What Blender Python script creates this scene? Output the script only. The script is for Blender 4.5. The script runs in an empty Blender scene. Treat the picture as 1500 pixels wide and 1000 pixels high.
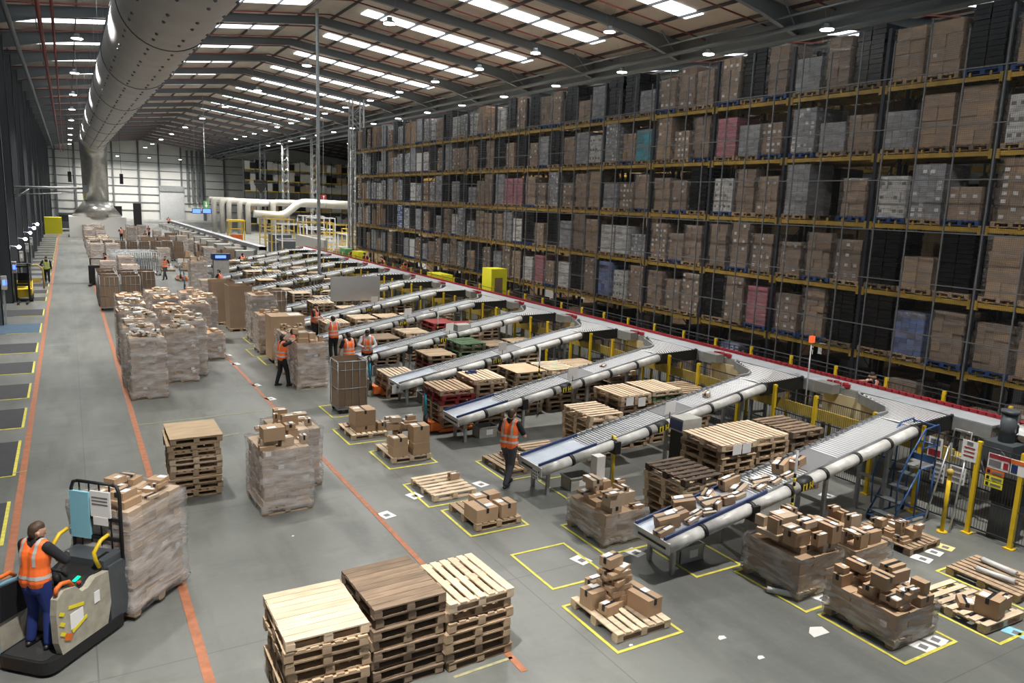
import bpy, bmesh, math, random
from mathutils import Vector, Matrix, noise as mn
random.seed(7)
D=bpy.data; SC=bpy.context.scene; COL=SC.collection
PI=math.pi
# ---------------------------------------------------------------- camera
FPX=1116.0; CH=6.2
def _rot(a,b,c):
    ca,sa=math.cos(a),math.sin(a);cb,sb=math.cos(b),math.sin(b);cc,sc=math.cos(c),math.sin(c)
    Rz=Matrix(((ca,sa,0),(-sa,ca,0),(0,0,1)));B=Matrix(((1,0,0),(0,0,-1),(0,1,0)))
    Rx=Matrix(((1,0,0),(0,cb,-sb),(0,sb,cb)));Rr=Matrix(((cc,-sc,0),(sc,cc,0),(0,0,1)))
    return Rr@Rx@B@Rz
RM=_rot(math.radians(-30.23),math.radians(10.21),math.radians(2.12))
def FL(x,y,z=0.0):
    "photo pixel -> world point on the horizontal plane at height z"
    d=RM.transposed()@Vector(((x-750)/FPX,(y-500)/FPX,1.0)); t=(z-CH)/d.z
    return Vector((d.x*t,d.y*t,z))
cam=D.objects.new('camera',D.cameras.new('camera')); COL.objects.link(cam)
cam.data.sensor_width=36; cam.data.lens=36*FPX/1500; cam.data.clip_end=500; cam.data.clip_start=.1
r0,r1,r2=RM[0],RM[1],RM[2]
cam.matrix_world=Matrix(((r0[0],-r1[0],-r2[0],0),(r0[1],-r1[1],-r2[1],0),(r0[2],-r1[2],-r2[2],CH),(0,0,0,1)))
SC.camera=cam
vs=SC.view_settings; vs.view_transform='Standard'; vs.look='None'; vs.gamma=1; vs.use_curve_mapping=False; vs.exposure=0.12
# ---------------------------------------------------------------- materials
M={}
def nt(name):
    m=D.materials.new(name); m.use_nodes=True; t=m.node_tree; t.nodes.clear()
    o=t.nodes.new('ShaderNodeOutputMaterial'); p=t.nodes.new('ShaderNodeBsdfPrincipled'); t.links.new(p.outputs[0],o.inputs[0])
    M[name]=m; return m,t,p,o
def mk(name,col,rough=.6,metal=0.,noise=None,island=0.,rnd=0.,bump=0.,col2=None,stretch=None,emit=None,spec=None,coat=0.):
    m,t,p,o=nt(name); N=t.nodes.new; L=t.links.new
    p.inputs['Roughness'].default_value=rough; p.inputs['Metallic'].default_value=metal
    if spec is not None: p.inputs['Specular IOR Level'].default_value=spec
    if coat: p.inputs['Coat Weight'].default_value=coat; p.inputs['Coat Roughness'].default_value=.15
    p.inputs['Base Color'].default_value=(*col,1)
    last=None
    if noise:
        tc=N('ShaderNodeTexCoord'); mp=N('ShaderNodeMapping'); L(tc.outputs['Object'],mp.inputs[0])
        if stretch: mp.inputs['Scale'].default_value=stretch
        n=N('ShaderNodeTexNoise'); n.inputs['Scale'].default_value=noise[0]; n.inputs['Detail'].default_value=5; L(mp.outputs[0],n.inputs['Vector'])
        r=N('ShaderNodeMapRange'); r.inputs[1].default_value=.3; r.inputs[2].default_value=.7; L(n.outputs[0],r.inputs[0])
        mx=N('ShaderNodeMix'); mx.data_type='RGBA'; L(r.outputs[0],mx.inputs[0])
        c2=col2 or tuple(c*(1-noise[1]) for c in col)
        mx.inputs[6].default_value=(*col,1); mx.inputs[7].default_value=(*c2,1); last=mx.outputs[2]
        if bump:
            b=N('ShaderNodeBump'); b.inputs['Strength'].default_value=bump; b.inputs['Distance'].default_value=.01; L(n.outputs[0],b.inputs['Height']); L(b.outputs[0],p.inputs['Normal'])
    if island or rnd:
        hs=N('ShaderNodeHueSaturation')
        if last: L(last,hs.inputs['Color'])
        else: hs.inputs['Color'].default_value=(*col,1)
        v=None
        if island:
            g=N('ShaderNodeNewGeometry'); r=N('ShaderNodeMapRange'); r.inputs[3].default_value=1-island; r.inputs[4].default_value=1+island; L(g.outputs['Random Per Island'],r.inputs[0]); v=r.outputs[0]
        if rnd:
            g=N('ShaderNodeObjectInfo'); r=N('ShaderNodeMapRange'); r.inputs[3].default_value=1-rnd; r.inputs[4].default_value=1+rnd; L(g.outputs['Random'],r.inputs[0])
            if v is not None:
                mm=N('ShaderNodeMath'); mm.operation='MULTIPLY'; L(v,mm.inputs[0]); L(r.outputs[0],mm.inputs[1]); v=mm.outputs[0]
            else: v=r.outputs[0]
        L(v,hs.inputs['Value']); last=hs.outputs[0]
    if last is not None: L(last,p.inputs['Base Color'])
    if emit: p.inputs['Emission Color'].default_value=(*emit[0],1); p.inputs['Emission Strength'].default_value=emit[1]
    return m
mk('wood_new',(.66,.52,.37),.75,noise=(3,.3),island=.16,rnd=.1,stretch=(1,6,6))
mk('wood_mid',(.43,.31,.20),.8,noise=(3,.35),island=.22,rnd=.15,stretch=(1,6,6))
mk('wood_old',(.26,.185,.125),.85,noise=(3,.4),island=.25,rnd=.2,stretch=(1,6,6))
mk('wood_dark',(.10,.07,.05),.85,noise=(3,.4),island=.3,rnd=.2,stretch=(1,6,6))
mk('wood_red',(.30,.03,.03),.7,noise=(4,.4),island=.2)
mk('wood_green',(.10,.17,.09),.8,noise=(4,.4),island=.2)
mk('wood_blue',(.03,.08,.24),.7,noise=(4,.4),island=.2)
mk('plywood',(.52,.38,.24),.7,noise=(2,.25),rnd=.12,stretch=(1,4,1))
mk('card',(.42,.285,.175),.75,noise=(2,.12),island=.13,rnd=.08)
mk('card_pale',(.48,.37,.27),.75,noise=(2,.15),island=.24,rnd=.08)
mk('card_rack_shade',(.345,.24,.155),.75,noise=(2,.15),island=.16,rnd=.15)  # same cardboard as card, darkened to carry the shade inside the racking
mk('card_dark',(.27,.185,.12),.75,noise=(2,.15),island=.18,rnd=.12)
mk('tape_black',(.015,.016,.02),.35)
mk('label',(.80,.80,.80),.55)
mk('print_grey',(.16,.16,.17),.6)
mk('white_card',(.62,.62,.60),.6,island=.1)
mk('grey_card',(.30,.31,.33),.5,island=.25)
mk('pink_card',(.52,.16,.21),.5,island=.3)
mk('teal_card',(.02,.30,.38),.35,island=.3)
mk('blue_card',(.12,.19,.42),.5,island=.6)
mk('green_card',(.10,.33,.12),.5,island=.3)
mk('black_film',(.006,.0065,.008),.33,noise=(7,.5),bump=.5)
mk('steel',(.42,.43,.44),.38,.85,noise=(5,.2))
mk('galv',(.40,.42,.43),.5,.5,noise=(6,.2))
mk('roller',(.72,.74,.76),.34,.6)
mk('white_paint',(.62,.63,.64),.42,noise=(6,.18))
mk('guard_white',(.66,.66,.64),.35,noise=(5,.25),col2=(.42,.41,.39))
mk('belt_grey',(.40,.42,.45),.45,noise=(3,.15))
mk('silver_plate',(.66,.72,.82),.22,.55,noise=(4,.2))
mk('blue_rail',(.012,.03,.12),.4)
mk('black',(.012,.012,.013),.55)
mk('dark_mesh',(.03,.03,.032),.5)
mk('rubber',(.02,.02,.02),.8)
mk('yellow',(.80,.55,.02),.45,noise=(6,.2))
mk('yellow_dull',(.50,.36,.07),.55,noise=(6,.25))
mk('bright_yellow',(.78,.74,.03),.5)
mk('rack_beam',(.44,.275,.045),.5,noise=(4,.35))
mk('rack_blue',(.025,.03,.04),.5)
mk('red',(.30,.02,.03),.5)
mk('red_pipe',(.22,.045,.035),.5)
mk('orange',(.75,.16,.02),.5,noise=(6,.25))
mk('orange_line',(.42,.16,.08),.55,noise=(7,.35))
mk('yellow_line',(.72,.66,.10),.55,noise=(9,.3))
mk('yellow_faint',(.42,.40,.22),.55,noise=(9,.4))
mk('white_line',(.5,.5,.47),.55,noise=(9,.4))
mk('hazard',(.75,.62,.02),.5)
mk('cream_panel',(.55,.48,.33),.5,noise=(4,.15))
mk('cream_truck',(.42,.40,.33),.42,noise=(7,.35),col2=(.30,.28,.22))
mk('pale_blue',(.22,.42,.55),.4,noise=(5,.2))
mk('navy_steel',(.02,.07,.20),.4)
mk('alu',(.6,.61,.62),.35,.8)
mk('pump_teal',(.01,.22,.33),.4)
mk('motor_grey',(.07,.08,.09),.45,noise=(6,.2))
mk('box_grey',(.22,.22,.21),.5)
mk('crate_grey',(.42,.42,.39),.5,noise=(6,.2))
mk('paper',(.78,.78,.78),.6)
mk('paper_blue',(.25,.55,.68),.6)
mk('paper_yellow',(.75,.68,.30),.6)
mk('screen_blue',(.02,.05,.3),.3,emit=((.12,.25,1),2.0))
mk('led_green',(.0,.3,.1),.3,emit=((.0,1,.25),3.0))
mk('lamp_glow',(1,1,1),.3,emit=((1,.97,.92),26.0))
mk('dock_glow',(1,1,1),.3,emit=((.75,.78,1),30.0))
mk('beacon',(.6,.05,.02),.3,emit=((1,.2,.05),.6))
mk('screen_steel',(.13,.135,.14),.5,.2)
mk('white_roller',(.72,.73,.74),.4,.1)
mk('sky_panel',(.8,.85,.9),.3,emit=((.86,.95,1.0),3.3))
mk('roof_sheet',(.62,.56,.49),.6,noise=(1.2,.15))
mk('roof_steel',(.16,.18,.19),.45,.1)
mk('purlin',(.07,.065,.065),.5)
mk('clad_dark',(.045,.05,.055),.5,noise=(1,.2))
mk('column_grey',(.085,.095,.105),.45)
mk('clad_white',(.72,.72,.69),.6,noise=(.4,.12))
mk('girt',(.14,.15,.16),.5)
mk('duct_fabric',(.56,.55,.54),.9,noise=(.8,.12))
mk('duct_silver',(.62,.61,.58),.28,.7,noise=(2.5,.25),bump=1.0)
mk('duct_white',(.60,.58,.53),.45,noise=(1.5,.15))
mk('mat_dark',(.045,.048,.055),.7,noise=(3,.3))
mk('mat_blue',(.06,.12,.19),.7,noise=(3,.3))
mk('skin',(.52,.30,.21),.5)
mk('skin_dark',(.20,.11,.07),.5)
mk('hair',(.02,.014,.01),.6)
mk('hair_brown',(.06,.035,.02),.6)
mk('vest',(.95,.17,.03),.55,emit=None)
mk('vest_yellow',(.6,.75,.05),.55)
mk('reflective',(.55,.55,.55),.35,.2)
mk('cloth_black',(.010,.010,.014),.8)
mk('cloth_grey',(.05,.05,.06),.8)
mk('cloth_blue',(.012,.03,.17),.8)
mk('cloth_white',(.5,.5,.52),.8)
mk('cloth_red',(.4,.03,.03),.8)
mk('shoe',(.012,.012,.012),.5)
mk('glass_dark',(.02,.025,.03),.1)
# shrink film: thin wrinkled translucent layer
def film(name,tint,lo,hi):
    m,t,p,o=nt(name); N=t.nodes.new; L=t.links.new
    p.inputs['Base Color'].default_value=(*tint,1); p.inputs['Roughness'].default_value=.22; p.inputs['Specular IOR Level'].default_value=.8
    tr=N('ShaderNodeBsdfTransparent'); mx=N('ShaderNodeMixShader')
    tc=N('ShaderNodeTexCoord'); mp=N('ShaderNodeMapping'); mp.inputs['Scale'].default_value=(.8,.8,3.6); mp.inputs['Rotation'].default_value=(.1,.06,0); L(tc.outputs['Object'],mp.inputs[0])
    n=N('ShaderNodeTexNoise'); n.inputs['Scale'].default_value=2.3; n.inputs['Detail'].default_value=3.5; n.inputs['Distortion'].default_value=.35; L(mp.outputs[0],n.inputs['Vector'])
    r=N('ShaderNodeMapRange'); r.inputs[1].default_value=.38; r.inputs[2].default_value=.68; r.inputs[3].default_value=lo; r.inputs[4].default_value=hi; L(n.outputs[0],r.inputs[0])
    b=N('ShaderNodeBump'); b.inputs['Strength'].default_value=.6; b.inputs['Distance'].default_value=.03; L(n.outputs[0],b.inputs['Height']); L(b.outputs[0],p.inputs['Normal'])
    L(r.outputs[0],mx.inputs[0]); L(tr.outputs[0],mx.inputs[1]); L(p.outputs[0],mx.inputs[2]); L(mx.outputs[0],o.inputs[0])
film('film',(.60,.575,.57),.20,.76)
film('film_thin',(.32,.29,.275),.10,.5)
# floor: worn sealed concrete
def floor_mat():
    m,t,p,o=nt('concrete'); N=t.nodes.new; L=t.links.new
    tc=N('ShaderNodeTexCoord')
    def noise(s,det,sc=(1,1,1)):
        mp=N('ShaderNodeMapping'); mp.inputs['Scale'].default_value=sc; L(tc.outputs['Object'],mp.inputs[0])
        n=N('ShaderNodeTexNoise'); n.inputs['Scale'].default_value=s; n.inputs['Detail'].default_value=det; L(mp.outputs[0],n.inputs['Vector']); return n
    n1=noise(.35,6); n2=noise(1.1,8,(1,.18,1)); n3=noise(9,4)
    def mix(a,b,f,mode='MIX'):
        x=N('ShaderNodeMix'); x.data_type='RGBA'; x.blend_type=mode
        for i,v in ((6,a),(7,b)):
            if isinstance(v,tuple): x.inputs[i].default_value=(*v,1)
            else: L(v,x.inputs[i])
        if isinstance(f,float): x.inputs[0].default_value=f
        else: L(f,x.inputs[0])
        return x.outputs[2]
    def mr(s,a,b,c,d):
        r=N('ShaderNodeMapRange'); r.inputs[1].default_value=a; r.inputs[2].default_value=b; r.inputs[3].default_value=c; r.inputs[4].default_value=d; L(s,r.inputs[0]); return r.outputs[0]
    c=mix((.178,.183,.172),(.128,.134,.126),mr(n1.outputs[0],.35,.65,0,1))
    n4=noise(2.2,8,(.35,1,1)); n5=noise(.9,10)
    c=mix(c,(.075,.078,.074),mr(n2.outputs[0],.50,.72,0,.7)); c=mix(c,(.09,.094,.09),mr(n4.outputs[0],.58,.75,0,.5)); c=mix(c,(.23,.235,.22),mr(n5.outputs[0],.56,.74,0,.55))
    c=mix(c,(.21,.21,.195),mr(n3.outputs[0],.5,.8,0,.25))
    bt=N('ShaderNodeTexBrick'); bt.offset=0; bt.inputs['Scale'].default_value=1; bt.inputs['Mortar Size'].default_value=.012; bt.inputs['Mortar Smooth'].default_value=.3; bt.inputs['Brick Width'].default_value=6.2; bt.inputs['Row Height'].default_value=5.1
    for q,v in (('Color1',(0,0,0,1)),('Color2',(0,0,0,1)),('Mortar',(1,1,1,1))): bt.inputs[q].default_value=v
    L(tc.outputs['Object'],bt.inputs['Vector'])
    n6=noise(.5,7,(1,.05,1)); c=mix(c,(.06,.062,.06),mr(n6.outputs[0],.60,.72,0,.45)); n7=noise(.5,7,(.05,1,1)); c=mix(c,(.065,.068,.064),mr(n7.outputs[0],.62,.74,0,.35))
    c=mix(c,(.07,.07,.07),mr(bt.outputs['Color'],0,1,0,.55))
    L(c,p.inputs['Base Color'])
    L(mr(n2.outputs[0],.3,.7,.30,.48),p.inputs['Roughness'])
floor_mat()
def net_mat():
    m,t,p,o=nt('net'); N=t.nodes.new; L=t.links.new
    p.inputs['Base Color'].default_value=(.02,.02,.02,1)
    tr=N('ShaderNodeBsdfTransparent'); mx=N('ShaderNodeMixShader'); tc=N('ShaderNodeTexCoord'); sp=N('ShaderNodeSeparateXYZ'); L(tc.outputs['Object'],sp.inputs[0])
    outs=[]
    for ax in (1,2):
        a=N('ShaderNodeMath'); a.operation='MULTIPLY'; a.inputs[1].default_value=20; L(sp.outputs[ax],a.inputs[0])
        b=N('ShaderNodeMath'); b.operation='FRACT'; L(a.outputs[0],b.inputs[0])
        c=N('ShaderNodeMath'); c.operation='LESS_THAN'; c.inputs[1].default_value=.09; L(b.outputs[0],c.inputs[0]); outs.append(c.outputs[0])
    d=N('ShaderNodeMath'); d.operation='MAXIMUM'; L(outs[0],d.inputs[0]); L(outs[1],d.inputs[1])
    L(d.outputs[0],mx.inputs[0]); L(tr.outputs[0],mx.inputs[1]); L(p.outputs[0],mx.inputs[2]); L(mx.outputs[0],o.inputs[0])
net_mat()
# ---------------------------------------------------------------- mesh helpers
class MB:
    def __init__(s): s.v=[]; s.f=[]; s.m=[]; s.sm=[]
    def add(s,vs_,fs,m=0,sm=False):
        b=len(s.v); s.v+= [tuple(x) for x in vs_]
        for f in fs: s.f.append(tuple(i+b for i in f)); s.m.append(m); s.sm.append(sm)
        return s
    def box(s,x0,y0,z0,x1,y1,z1,m=0,X=None):
        vs_=[(x,y,z) for z in (z0,z1) for y in (y0,y1) for x in (x0,x1)]
        if X is not None: vs_=[tuple(X@Vector(q)) for q in vs_]
        return s.add(vs_,[(0,2,3,1),(4,5,7,6),(0,1,5,4),(2,6,7,3),(0,4,6,2),(1,3,7,5)],m)
    def cb(s,c,d,m=0,rz=0,rx=0,ry=0):
        X=Matrix.Translation(c)@Matrix.Rotation(rz,4,'Z')@Matrix.Rotation(ry,4,'Y')@Matrix.Rotation(rx,4,'X')
        return s.box(-d[0]/2,-d[1]/2,-d[2]/2,d[0]/2,d[1]/2,d[2]/2,m,X)
    def cyl(s,p,q,r,n=8,m=0,r2=None,caps=True,sm=True):
        p=Vector(p);q=Vector(q);r2=r if r2 is None else r2; d=q-p
        if d.length<1e-6: return s
        z=d.normalized(); a=Vector((0,0,1)) if abs(z.z)<.9 else Vector((1,0,0)); x=z.cross(a).normalized(); y=z.cross(x)
        vs_=[]
        for k in range(n):
            t=2*PI*k/n; u=x*math.cos(t)+y*math.sin(t); vs_+=[p+u*r,q+u*r2]
        fs=[(2*k,2*k+1,(2*k+3)%(2*n),(2*k+2)%(2*n)) for k in range(n)]
        s.add(vs_,fs,m,sm)
        if caps:
            b=len(s.v)-2*n
            s.f.append(tuple(b+2*k for k in range(n))); s.m.append(m); s.sm.append(False)
            s.f.append(tuple(b+2*k+1 for k in reversed(range(n)))); s.m.append(m); s.sm.append(False)
        return s
    def tube(s,pts,r,n=8,m=0):
        pts=[Vector(p) for p in pts]; rr=r if isinstance(r,(list,tuple)) else [r]*len(pts)
        rings=[]; px_=None
        for i,p in enumerate(pts):
            d=(pts[min(i+1,len(pts)-1)]-pts[max(i-1,0)]).normalized()
            if px_ is None:
                a=Vector((0,0,1)) if abs(d.z)<.9 else Vector((1,0,0)); x=d.cross(a).normalized()
            else: x=(px_-d*px_.dot(d)).normalized()
            px_=x; y=d.cross(x)
            rings.append([p+(x*math.cos(2*PI*k/n)+y*math.sin(2*PI*k/n))*rr[i] for k in range(n)])
        vs_=[v for R in rings for v in R]; fs=[]
        for i in range(len(rings)-1):
            for k in range(n): fs.append((i*n+k,(i+1)*n+k,(i+1)*n+(k+1)%n,i*n+(k+1)%n))
        s.add(vs_,fs,m,True); b=len(s.v)-len(vs_)
        s.f.append(tuple(b+k for k in range(n))); s.m.append(m); s.sm.append(False)
        s.f.append(tuple(b+(len(rings)-1)*n+k for k in reversed(range(n)))); s.m.append(m); s.sm.append(False)
        return s
    def prism(s,poly,a0,a1,axis='y',m=0):
        "poly in the other two axes, extruded along axis"
        n=len(poly)
        def P(u,v,w): return {'y':(u,w,v),'x':(w,u,v),'z':(u,v,w)}[axis]
        vs_=[P(u,v,a0) for u,v in poly]+[P(u,v,a1) for u,v in poly]
        fs=[tuple(range(n)),tuple(reversed(range(n,2*n)))]+[(i,n+i,n+(i+1)%n,(i+1)%n) for i in range(n)]
        return s.add(vs_,fs,m)
    def sph(s,c,r,m=0,n=10,sc=(1,1,1)):
        vs_=[];fs=[];h=n//2
        for i in range(h+1):
            for k in range(n):
                t=PI*i/h;u=2*PI*k/n; vs_.append((c[0]+r*sc[0]*math.sin(t)*math.cos(u),c[1]+r*sc[1]*math.sin(t)*math.sin(u),c[2]+r*sc[2]*math.cos(t)))
        for i in range(h):
            for k in range(n): fs.append((i*n+k,(i+1)*n+k,(i+1)*n+(k+1)%n,i*n+(k+1)%n))
        return s.add(vs_,fs,m,True)
    def mesh(s,name,mats):
        me=D.meshes.new(name); me.from_pydata(s.v,[],s.f)
        for q in mats: me.materials.append(M[q])
        me.polygons.foreach_set('material_index',s.m); me.polygons.foreach_set('use_smooth',s.sm)
        me.update(); return me
    def build(s,name,mats,parent=None,loc=None,rz=0):
        if isinstance(mats,str): mats=[mats]
        return link(name,s.mesh(name,mats),parent,loc,rz)
def fixnormals(me):
    bm=bmesh.new(); bm.from_mesh(me); bmesh.ops.recalc_face_normals(bm,faces=bm.faces); bm.to_mesh(me); bm.free()
def link(name,me,parent=None,loc=None,rz=0):
    o=D.objects.new(name,me); COL.objects.link(o)
    if parent is not None: o.parent=parent
    if loc is not None: o.location=loc
    if rz: o.rotation_euler=(0,0,rz)
    return o
def thing(name,label,cat,loc=(0,0,0),rz=0,group=None):
    o=D.objects.new(name,None); COL.objects.link(o); o.location=loc; o.rotation_euler=(0,0,rz); o.empty_display_size=.2
    return tag(o,label,cat,group)
def tag(o,label=None,cat=None,group=None,kind=None):
    if label: o['label']=label
    if cat: o['category']=cat
    if group: o['group']=group
    if kind: o['kind']=kind
    return o
def struct(o): o['kind']='structure'; return o
KIDS={}
def dup(root,loc=None,rz=None,label=None,group=None):
    r=root.copy(); COL.objects.link(r)
    if loc is not None: r.location=loc
    if rz is not None: r.rotation_euler=(0,0,rz)
    if label: r['label']=label
    if group: r['group']=group
    for ch in KIDS.get(root.name) or list(root.children):
        c=ch.copy(); COL.objects.link(c); c.parent=r
        for g in ch.children:
            d=g.copy(); COL.objects.link(d); d.parent=c
    return r
ORD=['top','second','third','fourth','fifth','sixth','seventh','eighth','ninth','tenth','eleventh','twelfth','thirteenth','fourteenth','fifteenth','sixteenth','seventeenth','eighteenth','nineteenth','twentieth']
def sfx(n): return '%d%s'%(n,'th' if 10<n%100<14 else {1:'st',2:'nd',3:'rd'}.get(n%10,'th'))
ORD+=[sfx(k) for k in range(21,60)]
# ---------------------------------------------------------------- the building
Y0,Y1=-8.0,186.0
XL,XR,XV,XE=-3.5,14.0,29.0,62.0
ZE,ZR=15.2,17.1
m=MB(); m.box(-6,Y0,-.3,XE,Y1,0); struct(m.build('floor','concrete'))
def roofz(x):
    if x<XR: return ZE+(ZR-ZE)*(x-XL)/(XR-XL)
    if x<XV: return ZR+(ZE-ZR)*(x-XR)/(XV-XR)
    if x<45.5: return ZE+(ZR-ZE)*(x-XV)/16.5
    return ZR-(ZR-ZE)*(x-45.5)/16.5
m=MB()
prof=[XL-.3,XR,XV,45.5,XE]
for a,b in zip(prof,prof[1:]):
    za,zb=roofz(max(a,XL)),roofz(b)
    m.add([(a,Y0,za),(b,Y0,zb),(b,Y1,zb),(a,Y1,za),(a,Y0,za+.15),(b,Y0,zb+.15),(b,Y1,zb+.15),(a,Y1,za+.15)],[(0,1,2,3),(4,7,6,5),(0,4,5,1),(3,2,6,7)])
struct(m.build('ceiling','roof_sheet'))
# rafters, purlins, valley beam, bracing pipes belong to the shell
BAY=7.8; RY=[48.5+BAY*k for k in range(-7,18)]
for i,y in enumerate(RY):
    m=MB()
    for a,b in zip(prof,prof[1:]):
        a=max(a,XL); n=6
        for k in range(n):
            x0=a+(b-a)*k/n; x1=a+(b-a)*(k+1)/n
            def dep(x):
                e=min(x-a,b-x) if (a in (XV,) or b==XV or a==XL or b==XE) else 9
                dv=min([abs(x-q) for q in (XL,XV,XE)]); return .44+max(0,.6-dv*.16)
            z0,z1=roofz(x0)-.16,roofz(x1)-.16
            m.add([(x0,y-.012,z0),(x1,y-.012,z1),(x1,y-.012,z1-dep(x1)),(x0,y-.012,z0-dep(x0)),(x0,y+.012,z0),(x1,y+.012,z1),(x1,y+.012,z1-dep(x1)),(x0,y+.012,z0-dep(x0))],[(0,1,2,3),(7,6,5,4)])
            for top in (0,1):
                zz0=z0-(0 if top else dep(x0)); zz1=z1-(0 if top else dep(x1))
                m.add([(x0,y-.12,zz0),(x1,y-.12,zz1),(x1,y+.12,zz1),(x0,y+.12,zz0),(x0,y-.12,zz0+.03),(x1,y-.12,zz1+.03),(x1,y+.12,zz1+.03),(x0,y+.12,zz0+.03)],[(0,3,2,1),(4,5,6,7),(0,1,5,4),(2,3,7,6)])
    o=struct(m.build('trim_%d'%(i+1),'roof_steel'))
nt_=len(RY)
m=MB()
x=XL+.6
while x<XE-.5:
    z=roofz(x); m.box(x-.03,Y0,z-.16,x+.03,Y1,z-.0); x+=1.95
struct(m.build('trim_%d'%(nt_+1),'purlin'))
m=MB()   # red sprinkler pipes up the slope, and pipes along the left side
for y in RY:
    for dy in (1.9,5.9):
        for a,b in zip(prof,prof[1:]):
            a=max(a,XL+.4); m.cyl((a,y+dy,roofz(a)-.36),(b,y+dy,roofz(b)-.36),.04,6)
m.cyl((-.6,Y0,13.4),(-.6,Y1,13.4),.09,8); m.cyl((-.1,Y0,13.5),(-.1,Y1,13.5),.06,8)
struct(m.build('trim_%d'%(nt_+2),'red_pipe'))
m=MB()
m.box(XV-.12,Y0,ZE-1.15,XV+.12,Y1,ZE-.2); m.box(XV-.3,Y0,ZE-1.2,XV+.3,Y1,ZE-1.12)
for dx,dz,r in ((-1.0,-.95,.11),(.9,-1.5,.14),(-1.6,-.6,.05),(1.6,-1.75,.05)): m.cyl((XV+dx,Y0,ZE+dz),(XV+dx,Y1,ZE+dz),r,8)
m.cyl((-1.9,Y0,13.9),(-1.9,Y1,13.9),.12,8)
for y in RY:
    for s in (-1,1): m.cyl((XV-2.2,y+s*.9,roofz(XV-2.2)-.3),(XV,y,ZE-1.1),.04,6)
struct(m.build('trim_%d'%(nt_+3),'roof_steel'))
# rooflights: one translucent strip per bay on each slope
wi=0
for i,y in enumerate(RY[1:-1]):
    yc=y+BAY*.58
    for a,b in ((XL+1.2,XR-1.6),(XR+1.6,XV-2.2),(XV+3,44),(47,58)):
        if a>30 and y>95: continue
        m=MB(); za,zb=roofz(a)-.05,roofz(b)-.05; w=.62
        m.add([(a,yc-w,za),(b,yc-w,zb),(b,yc+w,zb),(a,yc+w,za),(a,yc-w,za+.02),(b,yc-w,zb+.02),(b,yc+w,zb+.02),(a,yc+w,za+.02)],[(0,3,2,1),(4,5,6,7),(0,1,5,4),(2,3,7,6),(1,2,6,5),(0,4,7,3)])
        wi+=1; struct(m.build('window_%d'%wi,'sky_panel'))
# left wall: dark ribbed cladding and steel columns
m=MB(); y=Y0
m.box(XL-.2,Y0,0,XL-.05,Y1,ZE)
while y<Y1: m.box(XL-.05,y,0,XL,y+.28,ZE); y+=.55
struct(m.build('wall_left','clad_dark'))
m=MB(); m.box(XL-.3,Y1,0,XE,Y1+.3,ZR+.3); struct(m.build('wall_back','clad_white'))
m=MB(); m.box(XE,Y0,0,XE+.2,Y1,ZE); struct(m.build('wall_right','clad_dark'))
m=MB()
for z in (1.9,3.6,5.3,7.0,8.7,10.4,12.1,13.8): m.box(XL,Y1-.12,z,XE,Y1,z+.14)
for x in (-2.0,1.5,4.6,8.5,13.5,17.5,22.0,26.5,31): m.box(x,Y1-.35,0,x+.35,Y1-.12,ZR-.3)
for x in (23.2,24.2,25.2,26.0): m.box(x,Y1-.6,4,x+.45,Y1-.4,ZE)
struct(m.build('trim_%d'%(nt_+4),'girt'))
# roller door in the back wall
m=MB(); m.box(17.6,Y1-.4,0,22.6,Y1-.13,6.2)
for k in range(20): m.box(17.6,Y1-.44,k*.31,22.6,Y1-.4,k*.31+.05)
d=struct(m.build('door_1','white_paint')); m=MB(); m.box(17.6,Y1-.6,6.2,22.6,Y1-.13,7.4); m.build('door_housing','galv',d)
for i,y in enumerate(RY):
    if y<0: continue
    m=MB()
    for s in (-1,1): m.box(XL+.02,y-.15+ (0 if s<0 else .27),0,XL+.72,y-.12+(0 if s<0 else .27)+.0,roofz(XL)-.3)
    m.box(XL+.02,y-.15,0,XL+.06,y+.15,ZE-.3); m.box(XL+.68,y-.15,0,XL+.72,y+.15,ZE-.3); m.box(XL+.06,y-.02,0,XL+.68,y+.0,ZE-.3)
    struct(m.build('trim_%d'%(nt_+5+i),'column_grey'))
# dock doors along the left wall
i=0; dn=2
DY=[13.6,16.4,19.3,21.8,24.6,26.6,28.6,30.7,32.8,34.6,37.0,39.4,42.0,44.6,47.2,52.4,55.0,60.5,63,68,71,76,79,84,87,92,95,100,103,108,112]
for k,y in enumerate(RY):
    if y<8 or y>120: continue
    m=MB(); ya,yb=y+1.4,y+4.4; m.box(XL+.0,ya,0,XL+.08,yb,3.4)
    for q in range(8): m.box(XL+.08,ya,q*.42,XL+.10,yb,q*.42+.04)
    d=struct(m.build('door_%d'%dn,'column_grey')); dn+=1
    f=MB(); f.box(XL+.05,ya-.2,0,XL+.25,ya,3.6); f.box(XL+.05,yb,0,XL+.25,yb+.2,3.6); f.box(XL+.05,ya-.2,3.4,XL+.25,yb+.2,3.6); f.build('door_frame','black',d)
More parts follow.
